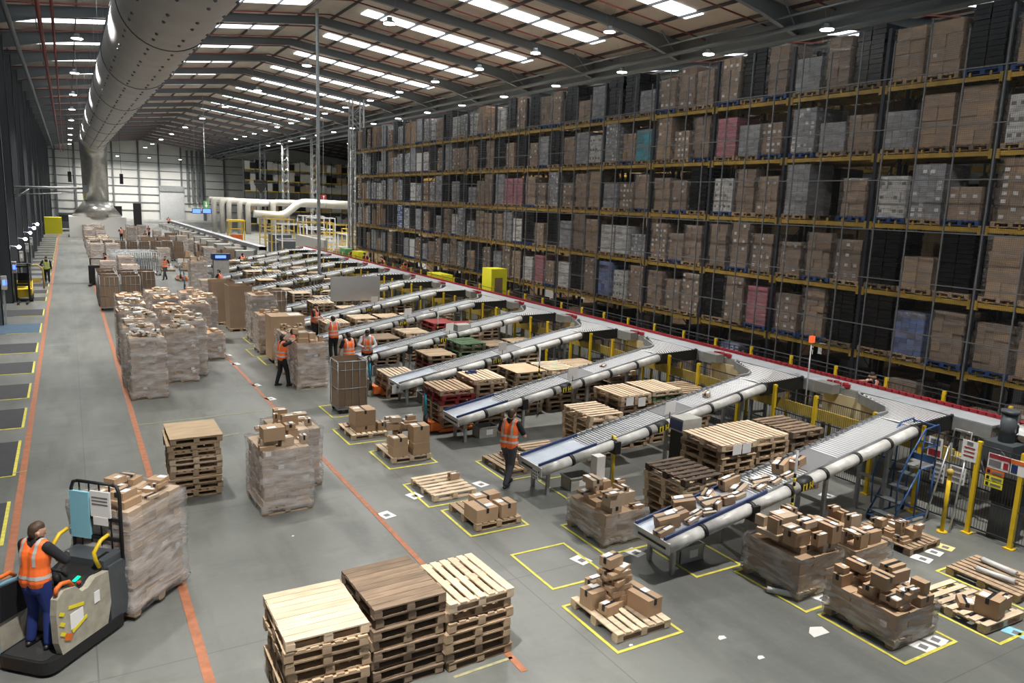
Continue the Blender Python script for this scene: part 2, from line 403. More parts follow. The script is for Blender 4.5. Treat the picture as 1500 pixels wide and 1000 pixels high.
# floor mats / pits by the docks, with yellow edging
matp=[(778,.85),(725,.8),(665,.8)]
rows=[(12.3,13.9,'mat_dark'),(15.2,17.3,'mat_dark'),(19.0,21.6,'mat_dark'),(22.9,24.9,'mat_dark'),(26.2,28.1,'mat_dark'),(29.8,31.7,'mat_dark'),(33.6,35.6,'mat_dark'),(38.2,40.8,'mat_blue'),(43.4,45.6,'mat_dark')]
y=49.
while y<112: rows.append((y,y+1.7,'mat_dark')); y+=3.6
for i,(a,b,mm) in enumerate(rows):
    lb=('blue' if mm=='mat_blue' else 'dark')+' floor plate by the left docks, %s from the near end'%(ORD[i] if i else 'first')
    t=thing('dock_plate',lb,'floor plate',((XL-1.25)/2,(a+b)/2,0),0,'dock plates along the left wall')
    q=MB(); q.box(-1.0,-(b-a)/2,.001,1.0,(b-a)/2,.014); q.build('plate',mm,t)
    q=MB(); q.box(1.0,-(b-a)/2-.05,.001,1.06,(b-a)/2+.05,.010); q.box(-.2,-(b-a)/2-.07,.001,1.0,-(b-a)/2-.02,.010); q.build('yellow_edge','yellow_line',t)
# painted floor lines
def line(name,label,pts,w,mat_,z=.006):
    m=MB()
    for (x0,y0),(x1,y1) in zip(pts,pts[1:]):
        d=Vector((x1-x0,y1-y0,0)); n=Vector((-d.y,d.x,0)).normalized()*w/2
        a=Vector((x0,y0,z)); b=Vector((x1,y1,z)); m.add([a-n,b-n,b+n,a+n,a-n+Vector((0,0,-.004)),b-n+Vector((0,0,-.004)),b+n+Vector((0,0,-.004)),a+n+Vector((0,0,-.004))],[(0,1,2,3),(0,4,5,1),(2,6,7,3)])
    return tag(m.build(name,mat_),label,'floor line')
line('floor_line','orange painted line on the floor nearest the left wall',[(-1.18,2),(-1.18,150)],.13,'orange_line')
line('floor_line','orange painted line left of the wrapped pallet cluster, running under the truck load',[(1.24,2),(1.24,60)],.13,'orange_line')
line('floor_line','orange painted line between the open aisle and the packing bays',[(4.99,7.9),(4.99,34)],.10,'orange_line')
line('floor_line','pale worn cross line on the floor behind the free-standing pallet stack',[FL(203,622)[:2],FL(400,600)[:2]],.05,'yellow_faint')
line('floor_line','pale dashed cross line on the floor beside the pallet stack',[FL(320,640)[:2],FL(352,634)[:2]],.05,'yellow_faint')
line('floor_line','yellow worn scrape on the floor in front of the right-hand near pallet stack',[FL(665,992)[:2],FL(750,963)[:2]],.05,'yellow_faint')
line('floor_line','pale green line crossing the left aisle',[FL(40,690)[:2],FL(-20,700)[:2]],.05,'yellow_faint',.012)
# ---------------------------------------------------------------- high bay lamps
def lamp_proto():
    t=thing('high_bay_lamp','','lamp')
    m=MB(); m.cyl((0,0,0),(0,0,.10),.30,16,0,.22); m.cyl((0,0,.10),(0,0,.26),.13,12); m.build('housing','galv',t)
    m=MB(); m.cyl((0,0,-.03),(0,0,0),.27,16); m.build('lens','lamp_glow',t)
    m=MB()
    for s in (-1,1): m.cyl((s*.1,0,.26),(s*.45,0,1.6),.006,4)
    m.build('hanger','galv',t)
    return t
LP=lamp_proto(); first=True
def addlamp(x,y,z,label,group,pw,hz=None):
    global first
    if first: o=LP; first=False; o.location=(x,y,z)
    else: o=dup(LP,(x,y,z))
    o['label']=label; o['group']=group
    l=D.lights.new('lamp_light','AREA'); l.shape='DISK'; l.size=.55; l.energy=pw; l.color=(1,.955,.89); l.spread=math.radians(92 if x<2 else 150)
    lo=D.objects.new('lamp_light',l); COL.objects.link(lo); lo.parent=o; lo.location=(0,0,-.06)
rows_l=[(.95,19.8,14.4,11,'row over the left aisle',1600,14.0),(13.05,20.5,13.9,11,'row under the ridge',1900,14.0),(23.3,31.7,6.85,15,'row above the racking',480,14.6),(28.1,22.9,6.95,16,'row by the valley beam',420,13.9),(37,30,12,8,'row beyond the valley',900,14.2)]
LAMPK=.27
for x,y0,dy,n,nm,pw,lz in rows_l:
    for k in range(n):
        y=y0+k*dy
        if y>178: break
        addlamp(x,y,lz,'white high bay lamp, %s in the %s'%(ORD[k] if k else 'first',nm),'high bay lamps, '+nm,pw*LAMPK)
for i,x in enumerate((4.5,9.5,15.5,21.5)): addlamp(x,181,13.0,'high bay lamp close to the back wall, %s from the left'%(ORD[i] if i else 'first'),'high bay lamps, back wall row',1900*LAMPK)
for k in range(1): addlamp(13.05,6.6,14.0,'white high bay lamp above the camera at the right',"lamps out of frame",2200*LAMPK)
addlamp(.95,5.4,14.0,'white high bay lamp above the camera at the left',"lamps out of frame",2200*LAMPK)
w=D.worlds.new('world'); SC.world=w; w.use_nodes=True; w.node_tree.nodes['Background'].inputs[0].default_value=(.75,.85,1,1); w.node_tree.nodes['Background'].inputs[1].default_value=.25
# ---------------------------------------------------------------- fabric air duct under the roof
t=thing('air_duct','huge round white fabric air duct running under the roof above the left aisle','duct',(3.34,0,0))
R=1.57; zc=12.55; yE=113.
m=MB(); n=40; ys=[0+ i*2.0 for i in range(int(yE/2)+1)]
vs_=[];fs=[]
for i,y in enumerate(ys):
    rr=R*(1.0+(.006 if i%8==0 else 0))
    for k in range(n): a=2*PI*k/n; vs_.append((rr*math.cos(a),y,zc+rr*math.sin(a)))
for i in range(len(ys)-1):
    for k in range(n): fs.append((i*n+k,i*n+(k+1)%n,(i+1)*n+(k+1)%n,(i+1)*n+k))
m.add(vs_,fs,0,True); m.build('fabric_tube','duct_fabric',t)
for y in [q for q in range(6,110,12)]:
    m=MB()
    pts=[(1.585*math.cos(a),y,zc+1.585*math.sin(a)) for a in [2*PI*k/40 for k in range(41)]]; m.tube(pts,.02,5); m.build('seam_ring','girt',t)
m=MB()
for i,y in enumerate([4+q*1.55 for q in range(68)]):
    for a in (-.45,-.95,-1.45,-1.95,-2.5):
        p=(1.575*math.cos(a),y+(i%2)*.5,zc+1.575*math.sin(a)); m.sph(p,.06,0,6,(1,1.3,1))
m.build('nozzle','girt',t)
m=MB()
for a in (.35,PI-.35):
    m.tube([(1.6*math.cos(a),0,zc+1.6*math.sin(a)),(1.6*math.cos(a),yE,zc+1.6*math.sin(a))],.03,6)
    for y in range(4,112,6): m.cyl((1.6*math.cos(a),y,zc+1.6*math.sin(a)),(1.6*math.cos(a),y,16.2),.008,4)
m.build('support_rail','galv',t)
m=MB(); m.tube([(0,112.6,zc),(0,114.6,zc-.2),(0,115.9,zc-1.1),(0,116.3,zc-2.6),(0,116.3,4.6)],[1.6,1.62,1.62,1.55,1.5],28)
m.cyl((0,116.3,4.6),(0,116.3,2.6),1.5,28,0,3.0); m.build('down_pipe','duct_silver',t)
m=MB(); m.box(-3.3,113.6,0,3.3,119,2.6); tag(m.build('heater_plinth','white_card'),'pale plinth under the silver foot of the big air duct','cabinet').location=(3.34,0,0)
for s in (-1,1):
    m=MB(); m.box(-.2,-.2,0,.2,.2,1.3); m.cyl((0,0,1.3),(0,0,9.0),.02,5); o=m.build('loudspeaker','black',None,(3.34+s*2.9,112.5,6.9)); tag(o,'black box loudspeaker hanging %s of the silver duct foot'%('left' if s<0 else 'right'),'loudspeaker')
# long thin services pole
# ---------------------------------------------------------------- pallets (1.0 along x, 1.2 along y, 0.144 high)
def pal_parts(kind,rs):
    "kind: closed / xslat / yslat / ply"
    r=random.Random(rs); W,L=1.0,1.2
    d=MB(); b=MB(); s=MB()
    j=lambda a:(r.random()-.5)*a
    if kind in('closed','xslat'):
        n=9 if kind=='closed' else 7; w=(L/n)*(.95 if kind=='closed' else .62)
        for k in range(n):
            y=-L/2+w/2+(L-w)*k/(n-1); d.cb((j(.012),y,.134),(W,w,.02),rz=j(.008))
        for x in (-W/2+.05,0,W/2-.05): s.cb((x,0,.112),(.1,L,.022))
    elif kind=='yslat':
        n=7
        for k in range(n):
            w=.1 if k not in (0,n-1) else .12; x=-W/2+.06+(W-.12)*k/(n-1); d.cb((x,j(.01),.134),(w,L,.02),rz=j(.01))
        for y in (-L/2+.06,0,L/2-.06): s.cb((0,y,.112),(W,.12,.022))
    else:
        d.cb((0,0,.137),(W+.02,L+.02,.014))
        for y in (-L/2+.06,0,L/2-.06): s.cb((0,y,.115),(W,.12,.022))
    for x in (-W/2+.055,0,W/2-.055):
        for y in (-L/2+.07,0,L/2-.07): b.cb((x+j(.006),y+j(.006),.061),(.11,.14,.08))
    bt=MB()
    for y in (-L/2+.07,0,L/2-.07): bt.cb((j(.01),y,.0105),(W,.11,.021))
    return d,s,b,bt
PALM={}
def pal_mesh(kind,wood,v,single):
    k=(kind,wood,v,single)
    if k not in PALM:
        d,s,b,bt=pal_parts(kind,v*31+hash_(kind))
        dm='plywood' if kind=='ply' and wood!='wood_old' else wood
        if single:
            m=MB(); 
            for q,mi in ((d,0),(s,1),(b,1),(bt,1)): m.add(q.v,q.f,mi)
            PALM[k]=m.mesh('pallet',[dm,wood])
        else:
            PALM[k]=[('deck_boards',d.mesh('deck_boards',[dm])),('stringer_boards',s.mesh('stringer_boards',[wood]))]
            for q in range(3):
                m=MB()
                for src in (b,bt):
                    for e in range(0,len(src.v),8):
                        vv=src.v[e:e+8]; yc=sum(a[1] for a in vv)/8
                        if abs(yc-(-.53+.53*q))<.1: m.add(vv,[tuple(i-e for i in f) for f in src.f[e//8*6:e//8*6+6]])
                PALM[k].append(('runner',m.mesh('runner',[wood])))
    return PALM[k]
def hash_(s): return sum(ord(c)*(i+3) for i,c in enumerate(s))
def pallet(x,y,z,label,kind='yslat',wood='wood_new',rz=0,single=False,group=None,v=None):
    v=random.randint(0,3) if v is None else v
    me=pal_mesh(kind,wood,v,single)
    if single: o=link('wooden_pallet',me,None,(x,y,z),rz); tag(o,label,'pallet',group); return o
    t=thing('wooden_pallet',label,'pallet',(x,y,z),rz,group)
    for nm,q in me: link(nm,q,t)
    return t
WOODS=['wood_new','wood_mid','wood_mid','wood_old','wood_old']
NAMEW={'wood_new':'pale','wood_mid':'brown','wood_old':'weathered','wood_dark':'dark','wood_red':'red','wood_green':'green','wood_blue':'blue'}
NAMEK={'closed':'close-boarded','xslat':'slatted','yslat':'slatted','ply':'plywood-topped'}
def stack(x,y,n,desc,top=('yslat','wood_new'),rest=None,rz=0,single=False,jit=.03,special={},group=None):
    z=0; r=random.Random(int(x*77+y*13)); out=[]
    for k in range(n):
        i=n-1-k
        if i==0: kd,wd=top
        elif i in special: kd,wd=special[i]
        else:
            kd=r.choice(['closed','xslat','yslat','yslat','ply']); wd=(rest or r.choice(WOODS))
            if rest and r.random()<.25: wd=r.choice(WOODS)
        lb='%s %s pallet, %s in %s'%(NAMEW[wd],NAMEK[kd],'topmost' if i==0 else ORD[i]+' down',desc)
        out.append(pallet(x+(r.random()-.5)*2*jit,y+(r.random()-.5)*2*jit,z,lb,kd,wd,rz+(r.random()-.5)*.05,single,group or 'pallets in '+desc,v=r.randint(0,3)))
        z+=.1445
    return z
# ---------------------------------------------------------------- cardboard boxes
def carton(x,y,z,sx,sy,sz,label,rz=0,group=None,mat_='card',tape=True,lab=True,rx=0,cat='cardboard box',name='cardboard_box',tm='tape_black',parts=True,along=None):
    m=MB(); e=min(.006,sz*.08)
    m.box(-sx/2,-sy/2,0,sx/2,sy/2,sz)
    if sz>.12: m.box(-sx/2-.001,-sy/2+.001,sz-.002,sx/2+.001,-.0015,sz+.0025); m.box(-sx/2-.001,.0015,sz-.002,sx/2+.001,sy/2-.001,sz+.0025)
    o=m.build(name,mat_,None,(x,y,z)); o.rotation_euler=(rx,0,rz)
    tag(o,label,cat,group)
    ax=along if along is not None else (sx>=sy)
    if tape:
        m=MB(); w=min(.028,sy*.16,sx*.16); h=min(.09,sz*.6)
        if ax: m.box(-sx/2-.003,-w,sz,sx/2+.003,w,sz+.004); m.box(-sx/2-.004,-w,sz-h,-sx/2,w,sz+.004); m.box(sx/2,-w,sz-h,sx/2+.004,w,sz+.004)
        else: m.box(-w,-sy/2-.003,sz,w,sy/2+.003,sz+.004); m.box(-w,-sy/2-.004,sz-h,w,-sy/2,sz+.004); m.box(-w,sy/2,sz-h,w,sy/2+.004,sz+.004)
        m.build('packing_tape',tm,o)
    if lab:
        m=MB(); lx=min(.17,sx*.55); ly=min(.12,sy*.42); ox=(random.random()-.5)*(sx-lx)*.8; oy=(1 if random.random()<.5 else -1)*(sy/4) if ax else (random.random()-.5)*(sy-ly)*.8
        if not ax: ox=(1 if random.random()<.5 else -1)*sx/4; lx=min(lx,sx*.38)
        m.box(ox-lx/2,oy-ly/2,sz+.002,ox+lx/2,oy+ly/2,sz+.0055); m.build('shipping_label','label',o)
    return o
def posword(u,v):
    a='left' if u<-.33 else 'right' if u>.33 else ''; b='front' if v<-.33 else 'back' if v>.33 else ''
    return (b+' '+a).strip() or 'middle'
MASSP=MB()
def pile(cx,cy,z,w,d,n,desc,rz=0,smin=.14,smax=.42,hmax=.24,seed=1,flat=.35,mats=('card','card','card_pale'),spread=1.0,jrz=.25,tp=.6,maxz=9,mass=False):
    "loose parcels heaped on a w x d top at height z"
    r=random.Random(seed); G=.05; nx=int(w/G);ny=int(d/G); H=[[0.0]*ny for _ in range(nx)]
    out=[]; tries=0; c,s=math.cos(rz),math.sin(rz)
    while len(out)<n and tries<n*30:
        tries+=1
        big=max(0,1-len(out)/n)
        sx=r.uniform(smin,smin+(smax-smin)*(.45+.55*big)); sy=sx*r.uniform(.55,.95); sz=r.uniform(.05,hmax)
        if r.random()<flat: sz=r.uniform(.03,.07)
        if r.random()<.5: sx,sy=sy,sx
        fx=(w-sx)/2*spread; fy=(d-sy)/2*spread
        if fx<=0 or fy<=0: continue
        best=None
        for _ in range(6):
            u=r.uniform(-fx,fx); v=r.uniform(-fy,fy)
            i0=max(0,int((u-sx/2+w/2)/G));i1=min(nx,int((u+sx/2+w/2)/G)+1);j0=max(0,int((v-sy/2+d/2)/G));j1=min(ny,int((v+sy/2+d/2)/G)+1)
            cells=[H[i][j] for i in range(i0,i1) for j in range(j0,j1)]
            hm=max(cells); sup=sum(1 for q in cells if q>hm-.012)/len(cells)
            sc_=hm-.25*sup
            if best is None or sc_<best[0]: best=(sc_,u,v,hm,sup,i0,i1,j0,j1)
        _,u,v,hm,sup,i0,i1,j0,j1=best
        if sup<.3 or hm+sz>maxz: continue
        for i in range(i0,i1):
            for j in range(j0,j1): H[i][j]=hm+sz
        size='flat' if sz<.075 else 'large' if sx*sy*sz>.014 else 'small' if sx*sy*sz<.004 else 'medium'
        pw=posword(u/(w/2),v/(d/2)); lev='low' if hm<.05 else 'raised'
        lb='%s parcel, %s %s on %s'%(size,lev,pw,desc)
        a=rz+(r.random()-.5)*jrz
        if mass:
            MASSP.cb((cx+u*c-v*s,cy+u*s+v*c,z+hm+sz/2+.001),(sx-.012,sy-.012,sz),r.choice((0,1,1)),rz=a)
            MASSP.cb((cx+u*c-v*s,cy+u*s+v*c,z+hm+sz+.002),(sx*.5,sy*.4,.003),2,rz=a); out.append(None); continue
        o=carton(cx+u*c-v*s,cy+u*s+v*c,z+hm+.001,sx-.012,sy-.012,sz,lb,a,'parcels on '+desc,r.choice(mats),tape=r.random()<tp,lab=r.random()<.7)
        out.append(o)
    return out
# ---------------------------------------------------------------- carton blocks and shrink film
def carton_block(W,L,h,cx,cy,cz,r,jit=.012,z0=.145,gap=.004,labels=0,stripe=0):
    m=MB(); nz=max(1,round(h/cz)); 
    for k in range(nz):
        nx=max(1,round(W/(cx if k%2 else cx*1.07))); ny=max(1,round(L/cy)); sx=W/nx; sy=L/ny; sz=h/nz
        for i in range(nx):
            for j in range(ny):
                if 0<i<nx-1 and 0<j<ny-1 and k<nz-1: continue
                X=-W/2+(i+.5)*sx; Y=-L/2+(j+.5)*sy; Z=z0+k*sz
                ex=(r.random())*jit; ey=r.random()*jit
                m.box(X-sx/2+gap+ex*(i==0),Y-sy/2+gap+ey*(j==0),Z+.001,X+sx/2-gap-ex*(i==nx-1),Y+sy/2-gap-ey*(j==ny-1),Z+sz-gap*.8,0)
                if i==0 and r.random()<labels: m.box(X-sx/2-.001,Y-.05,Z+sz*.35,X-sx/2+.006,Y+.06,Z+sz*.35+.09,1)
                if i==0 and r.random()<labels*.5: m.box(X-sx/2-.001,Y+sy*.2,Z+sz*.1,X-sx/2+.006,Y+sy*.35,Z+sz*.8,2)
                if j==0 and r.random()<labels: m.box(X-.05,Y-sy/2-.001,Z+sz*.35,X+.06,Y-sy/2+.006,Z+sz*.35+.09,1)
    return m
def wrap_mesh(W,L,h,seed,z0=.04,open_top=False,amp=.02,slope=0,nz=22,n=48):
    vs_=[];fs=[]; W2=W/2+.012;L2=L/2+.012
    per=[]
    for k in range(n):
        t=4*k/n; q=int(t); u=(t-q)*2-1
        p=[(u,-1),(1,u),(-u,1),(-1,-u)][q]; per.append(p)
    for i in range(nz+1):
        z=z0+(h-z0)*i/nz
        for k,(a,b) in enumerate(per):
            x=a*W2;y=b*L2
            nn=mn.noise(Vector((a*2+seed*7.1,b*2,z*3.5)))*amp+mn.noise(Vector((a*6,b*6+seed*3.3,z*14)))*amp*.45+abs(math.sin(z*9+seed+a))*amp*.25
            zz=z+ (slope*a*.12*(i/nz) if slope else 0)+(mn.noise(Vector((a*3+seed,b*3,9)))*.05*(i==nz) if open_top else 0)
            f=1+(nn+amp*.3)/max(W2,.1)
            if i==0: f*=.97
            vs_.append((x*f,y*f,zz))
    for i in range(nz):
        for k in range(n): fs.append((i*n+k,i*n+(k+1)%n,(i+1)*n+(k+1)%n,(i+1)*n+k))
    if not open_top:
        vs_.append((0,0,h+.015)); c=len(vs_)-1
        for k in range(n): fs.append((nz*n+k,nz*n+(k+1)%n,c))
    m=MB(); m.add(vs_,fs,0,True); return m
# ---------------------------------------------------------------- rack loads: one library of meshes, then copies
LIB={}
def lib_load(code,h,v):
    k=(code,round(h,2),v)
    if k in LIB: return LIB[k]
    r=random.Random(hash_(code)+v*17+int(h*100)); W,L=1.12,.90     # W across the rack depth (x), L along the aisle (y)
    if code=='B':
        cx,cy,cz=[(.4,.33,.28),(.55,.48,.36),(.4,.32,.42),(.37,.24,.2)][v%4]
        m=carton_block(W,L*r.uniform(.88,1.03),h,cx,cy,cz,r,.05,labels=.5); mats=[['card_dark','card','card_rack_shade','card_rack_shade'][v%4],'label','card_dark']; nm='carton_stack'  # darker card tones put the dimness of the racks into the carton colour
    elif code=='W': m=carton_block(W,L*.97,h,.4,.2,.42,r,.01,labels=.7); mats=['white_card','print_grey','print_grey']; nm='carton_stack'
    elif code=='G': m=carton_block(W,L,h,.4,.25,.14,r,.015,labels=.3); mats=['grey_card','label','label']; nm='carton_stack'
    elif code=='P': m=carton_block(W,L,h,.6,.48,.07,r,.02,gap=.008); mats=['pink_card','label','label']; nm='tray_stack'
    elif code=='T': m=carton_block(W,L,h,.5,.48,.18,r,.02); mats=['teal_card','label','label']; nm='carton_stack'
    elif code=='U': m=carton_block(W,L,h,.35,.2,.16,r,.015,labels=.6); mats=['blue_card','label','label']; nm='carton_stack'
    elif code=='K':
        m=MB(); n=9
        mm=carton_block(W,L,h,.6,.5,.13,r,.03,gap=.012); m=mm; mats=['black_film','black_film','black_film']; nm='black_wrapped_goods'
    core=m.mesh(nm,mats)
    wr=wrap_mesh(W,L,.145+h+.01,v*3.7+hash_(code)%11,z0=.1,amp=.012,nz=12,n=32).mesh('shrink_film',['black_film' if code=='K' else 'film_thin']) if code not in 'K' else None
    LIB[k]=(core,wr,nm); return LIB[k]
PMESH={}
def rack_pallet(wood):
    if wood not in PMESH:
        d,s,b,bt=pal_parts('yslat',5); m=MB()
        for q in (d,s,b,bt): m.add([(y_*1.0,x_*.98,z_) for x_,y_,z_ in q.v],q.f)
        me=m.mesh('pallet',[wood]); fixnormals(me); PMESH[wood]=me
    return PMESH[wood]
CODEN={'B':'brown carton','K':'black filmed','W':'white carton','G':'grey filmed','P':'pink tray','T':'teal wrapped','U':'blue-white carton'}
# ---------------------------------------------------------------- pallet racking
XF=20.2; RD=1.1; LEV=[2.29,4.17,6.07,7.98,9.84]; UP=[7.72+3.28*k for k in range(17)]
def upright_mesh(h,braced=True):
    m=MB()
    for x in (0,RD): m.box(x-.05,-.05,0,x+.05,.05,h)
    z=.3; s=1
    while z<h-1.2:
        a,b=(0,RD) if s>0 else (RD,0); m.cyl((a,0,z),(b,0,z+1.1),.018,4); z+=1.1; s=-s
    return m.mesh('upright',['rack_blue'])
def beam_mesh(L):
    m=MB()
    for x in (-.03,RD+.03): m.box(x-.025,-L/2+.06,-.15,x+.025,L/2-.06,-.03)
    for y in (-L/2+.09,L/2-.09):
        for x in (-.03,RD+.03): m.box(x-.04,y-.04,-.22,x+.04,y+.04,.02)
    for k in range(6): y=-L/2+.35+k*(L-.7)/5; m.box(-.05,y-.03,-.045,RD+.05,y+.03,-.015); m.box(-.085,y-.025,-.03,-.06,y+.025,.07)
    return m.mesh('beam',['rack_beam'])
UM=upright_mesh(11.4); BM=beam_mesh(3.28)
def rack(x,label,ups,levs,um,bm,yoff=0):
    t=thing('pallet_racking',label,'racking',(x,0,0))
    for y in ups: link('upright',um,t,(0,y,0))
    n=0
    for z in levs:
        for a,b in zip(ups,ups[1:]):
            link('beam',bm,t,(0,(a+b)/2,z)); n+=1
    return t
rack(XF,'front run of tall pallet racking with yellow beams, facing the conveyor',UP,LEV,UM,BM)
rack(XF+RD+.3,'second run of yellow-beam racking back to back behind the front run',UP,LEV,UM,BM)
rack(XF+5.6,'third run of yellow-beam racking across the aisle behind the front racks',UP,[z+.0 for z in LEV],UM,BM)
# load codes: level -> bays from the near (right) end, slots in order of distance
SPEC={5:['BBB','KBB','KBg','BKB','BBb','bKK','BsK','BBB','BKB','bBB','BBK','BBB','BBB','BKb','BBB','BKB'],
 4:['BGW','BBg','bgG','bgP','BbB','TbN','BBB','BGb','KBB','BBB','BBG','BBB','bBB','BgB','BbB','BBB'],
 3:['BBB','bGW','b-G','BBW','KbB','Bbg','BBb','GbB','PPG','BBb','KBB','GBB','bBK','BBG','BbB','GBB'],
 2:['-BB','KbK','BBb','BBB','BbB','gbB','BBG','BbK','BGB','BBb','GBB','bKB','BBG','UKb','BBb','GBB'],
 1:['BBB','BUK','KBB','PBK','BbB','BWU','BBW','bPB','BBG','BKb','GBB','BBb','BWG','KBB','BbG','BKB'],
 0:['BBB','bBb','bKb','bUb','bKb','gbb','bBb','bbK','bBb','gBb','bbb','Bbb','bKb','bBb','Bbb','bbb']}
LN={5:'top rack tier',4:'second rack tier down',3:'third rack tier down',2:'fourth rack tier down',1:'lowest rack beam',0:'floor under the racks'}
rr=random.Random(5); nl=0; rc=[]
for lev in (5,4,3,2,1,0):
    z=LEV[lev-1] if lev else 0.0
    cnt=0
    for bi,bs in enumerate(SPEC[lev]):
        for si,c in enumerate(bs):
            y=UP[bi]+.62+si*1.03
            cnt+=1
            if c=='-': continue
            if lev==0 and bi==9 and si==0: continue
            if lev==0 and bi>=5:
                rc.append((y,1.0 if c.islower() else 1.4)); continue
            small=c.islower(); C=c.upper()
            if C=='S': C='B'
            if C=='N': C='G'
            if C=='B' and bi>=5: C=rr.choice('BBBBBBGGKW')
            h=rr.choice([.85,1.0,1.1]) if small else rr.choice([1.2,1.35,1.45,1.55])
            if C=='K': h=1.55 if lev!=5 else 1.6
            if C in 'P' : h=1.3
            if C in 'W': h=1.15
            v=rr.randint(0,3) if C=='B' else rr.randint(0,1)
            core,wr,nm=lib_load(C,h,v)
            wood=rr.choice(['wood_mid','wood_mid','wood_old','wood_blue'])
            lb='%s %s load, %s slot from the right end on the %s'%('low' if small else 'tall',CODEN[C],sfx(cnt) if cnt>1 else 'first',LN[lev])
            t=thing('pallet_load',lb,'pallet load',(XF+.56+rr.uniform(-.04,.04),y+rr.uniform(-.03,.03),z+.002),rr.uniform(-.03,.03),'pallet loads in the front racking')
            if rr.random()<.5: t.rotation_euler.z+=PI
            link('pallet',rack_pallet(wood),t); link(nm,core,t)
            if wr and bi<12: link('shrink_film',wr,t)
            nl+=1
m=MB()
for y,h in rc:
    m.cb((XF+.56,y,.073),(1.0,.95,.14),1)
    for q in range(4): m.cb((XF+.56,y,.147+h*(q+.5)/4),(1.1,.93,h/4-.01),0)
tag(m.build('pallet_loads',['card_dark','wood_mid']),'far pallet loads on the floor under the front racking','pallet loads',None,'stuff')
# rear rows: uncounted mass of loads seen through the gaps
def rear(x,seed,label,levels,p=.85):
    r=random.Random(seed); m=MB()
    for z in levels:
        for a in UP[:-1]:
            for s in range(3):
                if r.random()>p: continue
                y=a+.62+s*1.03; h=r.choice([1.0,1.2,1.4,1.5]); mi=r.choice([0,0,0,1,2,3])
                m.cb((x+.56,y,z+.073),(1.0,.95,.14),4)
                nz=4
                for q in range(nz): 
                    for jj in (-.24,.24): m.cb((x+.56,y+jj,z+.147+h*(q+.5)/nz),(1.1,.46,h/nz-.01),mi)
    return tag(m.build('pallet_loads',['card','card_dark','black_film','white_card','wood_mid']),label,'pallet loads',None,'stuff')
rear(XF+RD+.3,3,'mass of pallet loads standing in the back-to-back racking behind the front run',[0]+LEV,.8)
rear(XF+5.6,9,'mass of pallet loads in the racking across the far aisle, seen through gaps',[0]+LEV,.9)
# mesh screen in front of the racking
t=thing('mesh_screen','tall grey steel mesh screen between the conveyor and the racking','screen',(19.6,0,0))
ysc=[6.7+1.0*k for k in range(55)]
PM=[]
for hh in (11.3,10.9):
    m=MB(); m.box(-.016,-.016,0,.016,.016,hh); PM.append(m.mesh('post',['screen_steel']))
for k,y in enumerate(ysc): link('post',PM[k%2],t,(0,y,0))
for k in range(7):
    z=1.82+1.35*k; m=MB(); m.box(-.013,ysc[0],z-.013,.013,ysc[-1],z+.013); m.build('rail','screen_steel',t)
m=MB(); m.add([(0,ysc[0],1.0),(0,ysc[-1],1.0),(0,ysc[-1],10.9),(0,ysc[0],10.9)],[(0,1,2,3)]); m.build('wire_netting','net',t)
# lattice columns at the far end of the racking and beyond
def lattice(x,y,h,w,label):
    t=thing('lattice_column',label,'column',(x,y,0)); m=MB()
    for a in (-1,1):
        for b in (-1,1): m.box(a*w/2-.05,b*w/2-.05,0,a*w/2+.05,b*w/2+.05,h)
    m.build('chord','galv',t); m=MB(); z=0; s=1
    while z<h-w:
        for b in (-1,1): m.cyl((-s*w/2,b*w/2,z),(s*w/2,b*w/2,z+w),.025,4); m.cyl((b*w/2,-s*w/2,z),(b*w/2,s*w/2,z+w),.025,4)
        z+=w; s=-s
    m.build('lacing','galv',t)
lattice(20.6,61.6,14,.9,'tall white lattice column at the far end of the front racking')
lattice(29,72,13.9,.8,'lattice column under the valley beam, first beyond the racking end')
for i,y in enumerate((88,104,120,136)): lattice(29,y,13.9,.8,'lattice column under the valley beam, %s beyond the racking end'%ORD[i+1])
# ---------------------------------------------------------------- main conveyor line
MX0,MX1,MZ=16.72,17.42,1.95
SP=4.02; SY=[9.45+SP*k for k in range(14)]; YM0,YM1=8.35,66.0
t=thing('main_conveyor','long grey belt conveyor line running beside the racking','conveyor',(0,0,0))
m=MB()
y=YM0
while y<YM1-.1: m.box(MX0+.02,y+.006,MZ-.05,MX1-.02,min(y+1.2,YM1)-.006,MZ); y+=1.2
m.build('belt','belt_grey',t)
m=MB(); m.box(MX0-.02,YM0,MZ-.3,MX0,YM1,MZ-.012); m.box(MX1,YM0,MZ-.3,MX1+.03,YM1,MZ+.0); m.build('side_frame','galv',t)
m=MB(); y=YM0
while y<YM1-.1:
    m.cb((MX1+.09,y+.09,MZ+.03),(.09,.13,.08),rz=.5); m.cb((MX1+.17,y+.02,MZ+.02),(.08,.11,.07),rz=-.5); y+=.19
m.build('red_guard_chain','red',t)
m=MB(); m.box(MX0-.06,1.05,MZ-.95,MX0-.03,SP-.95,MZ-.18); pa=m.mesh('side_panel',['cream_panel'])
for yy in SY: link('side_panel',pa,t,(0,yy,0))
m=MB(); [m.box(x-.04,-.04,0,x+.04,.04,MZ-.3) for x in (MX0+.05,MX1-.05)]; m.box(MX0+.05,-.03,.5,MX1-.05,.03,.56); pa=m.mesh('support_frame',['galv'])
for k in range(int((YM1-YM0)/2)): link('support_frame',pa,t,(0,YM0+.6+k*2,0))
m=MB(); m.box(MX0-.35,2.6,MZ-.16,MX0-.05,3.15,MZ+.08); pa=m.mesh('motor_box',['box_grey'])
for yy in SY: link('motor_box',pa,t,(0,yy,0))
m=MB()
for k in range(5): m.cb((MX0+.02+.09*(k%2),2.45+k*.13,MZ+.06),(.1,.13,.09),rz=.4)
pa=m.mesh('red_guard_piece',['red'])
for yy in SY: link('red_guard_piece',pa,t,(0,yy,0))
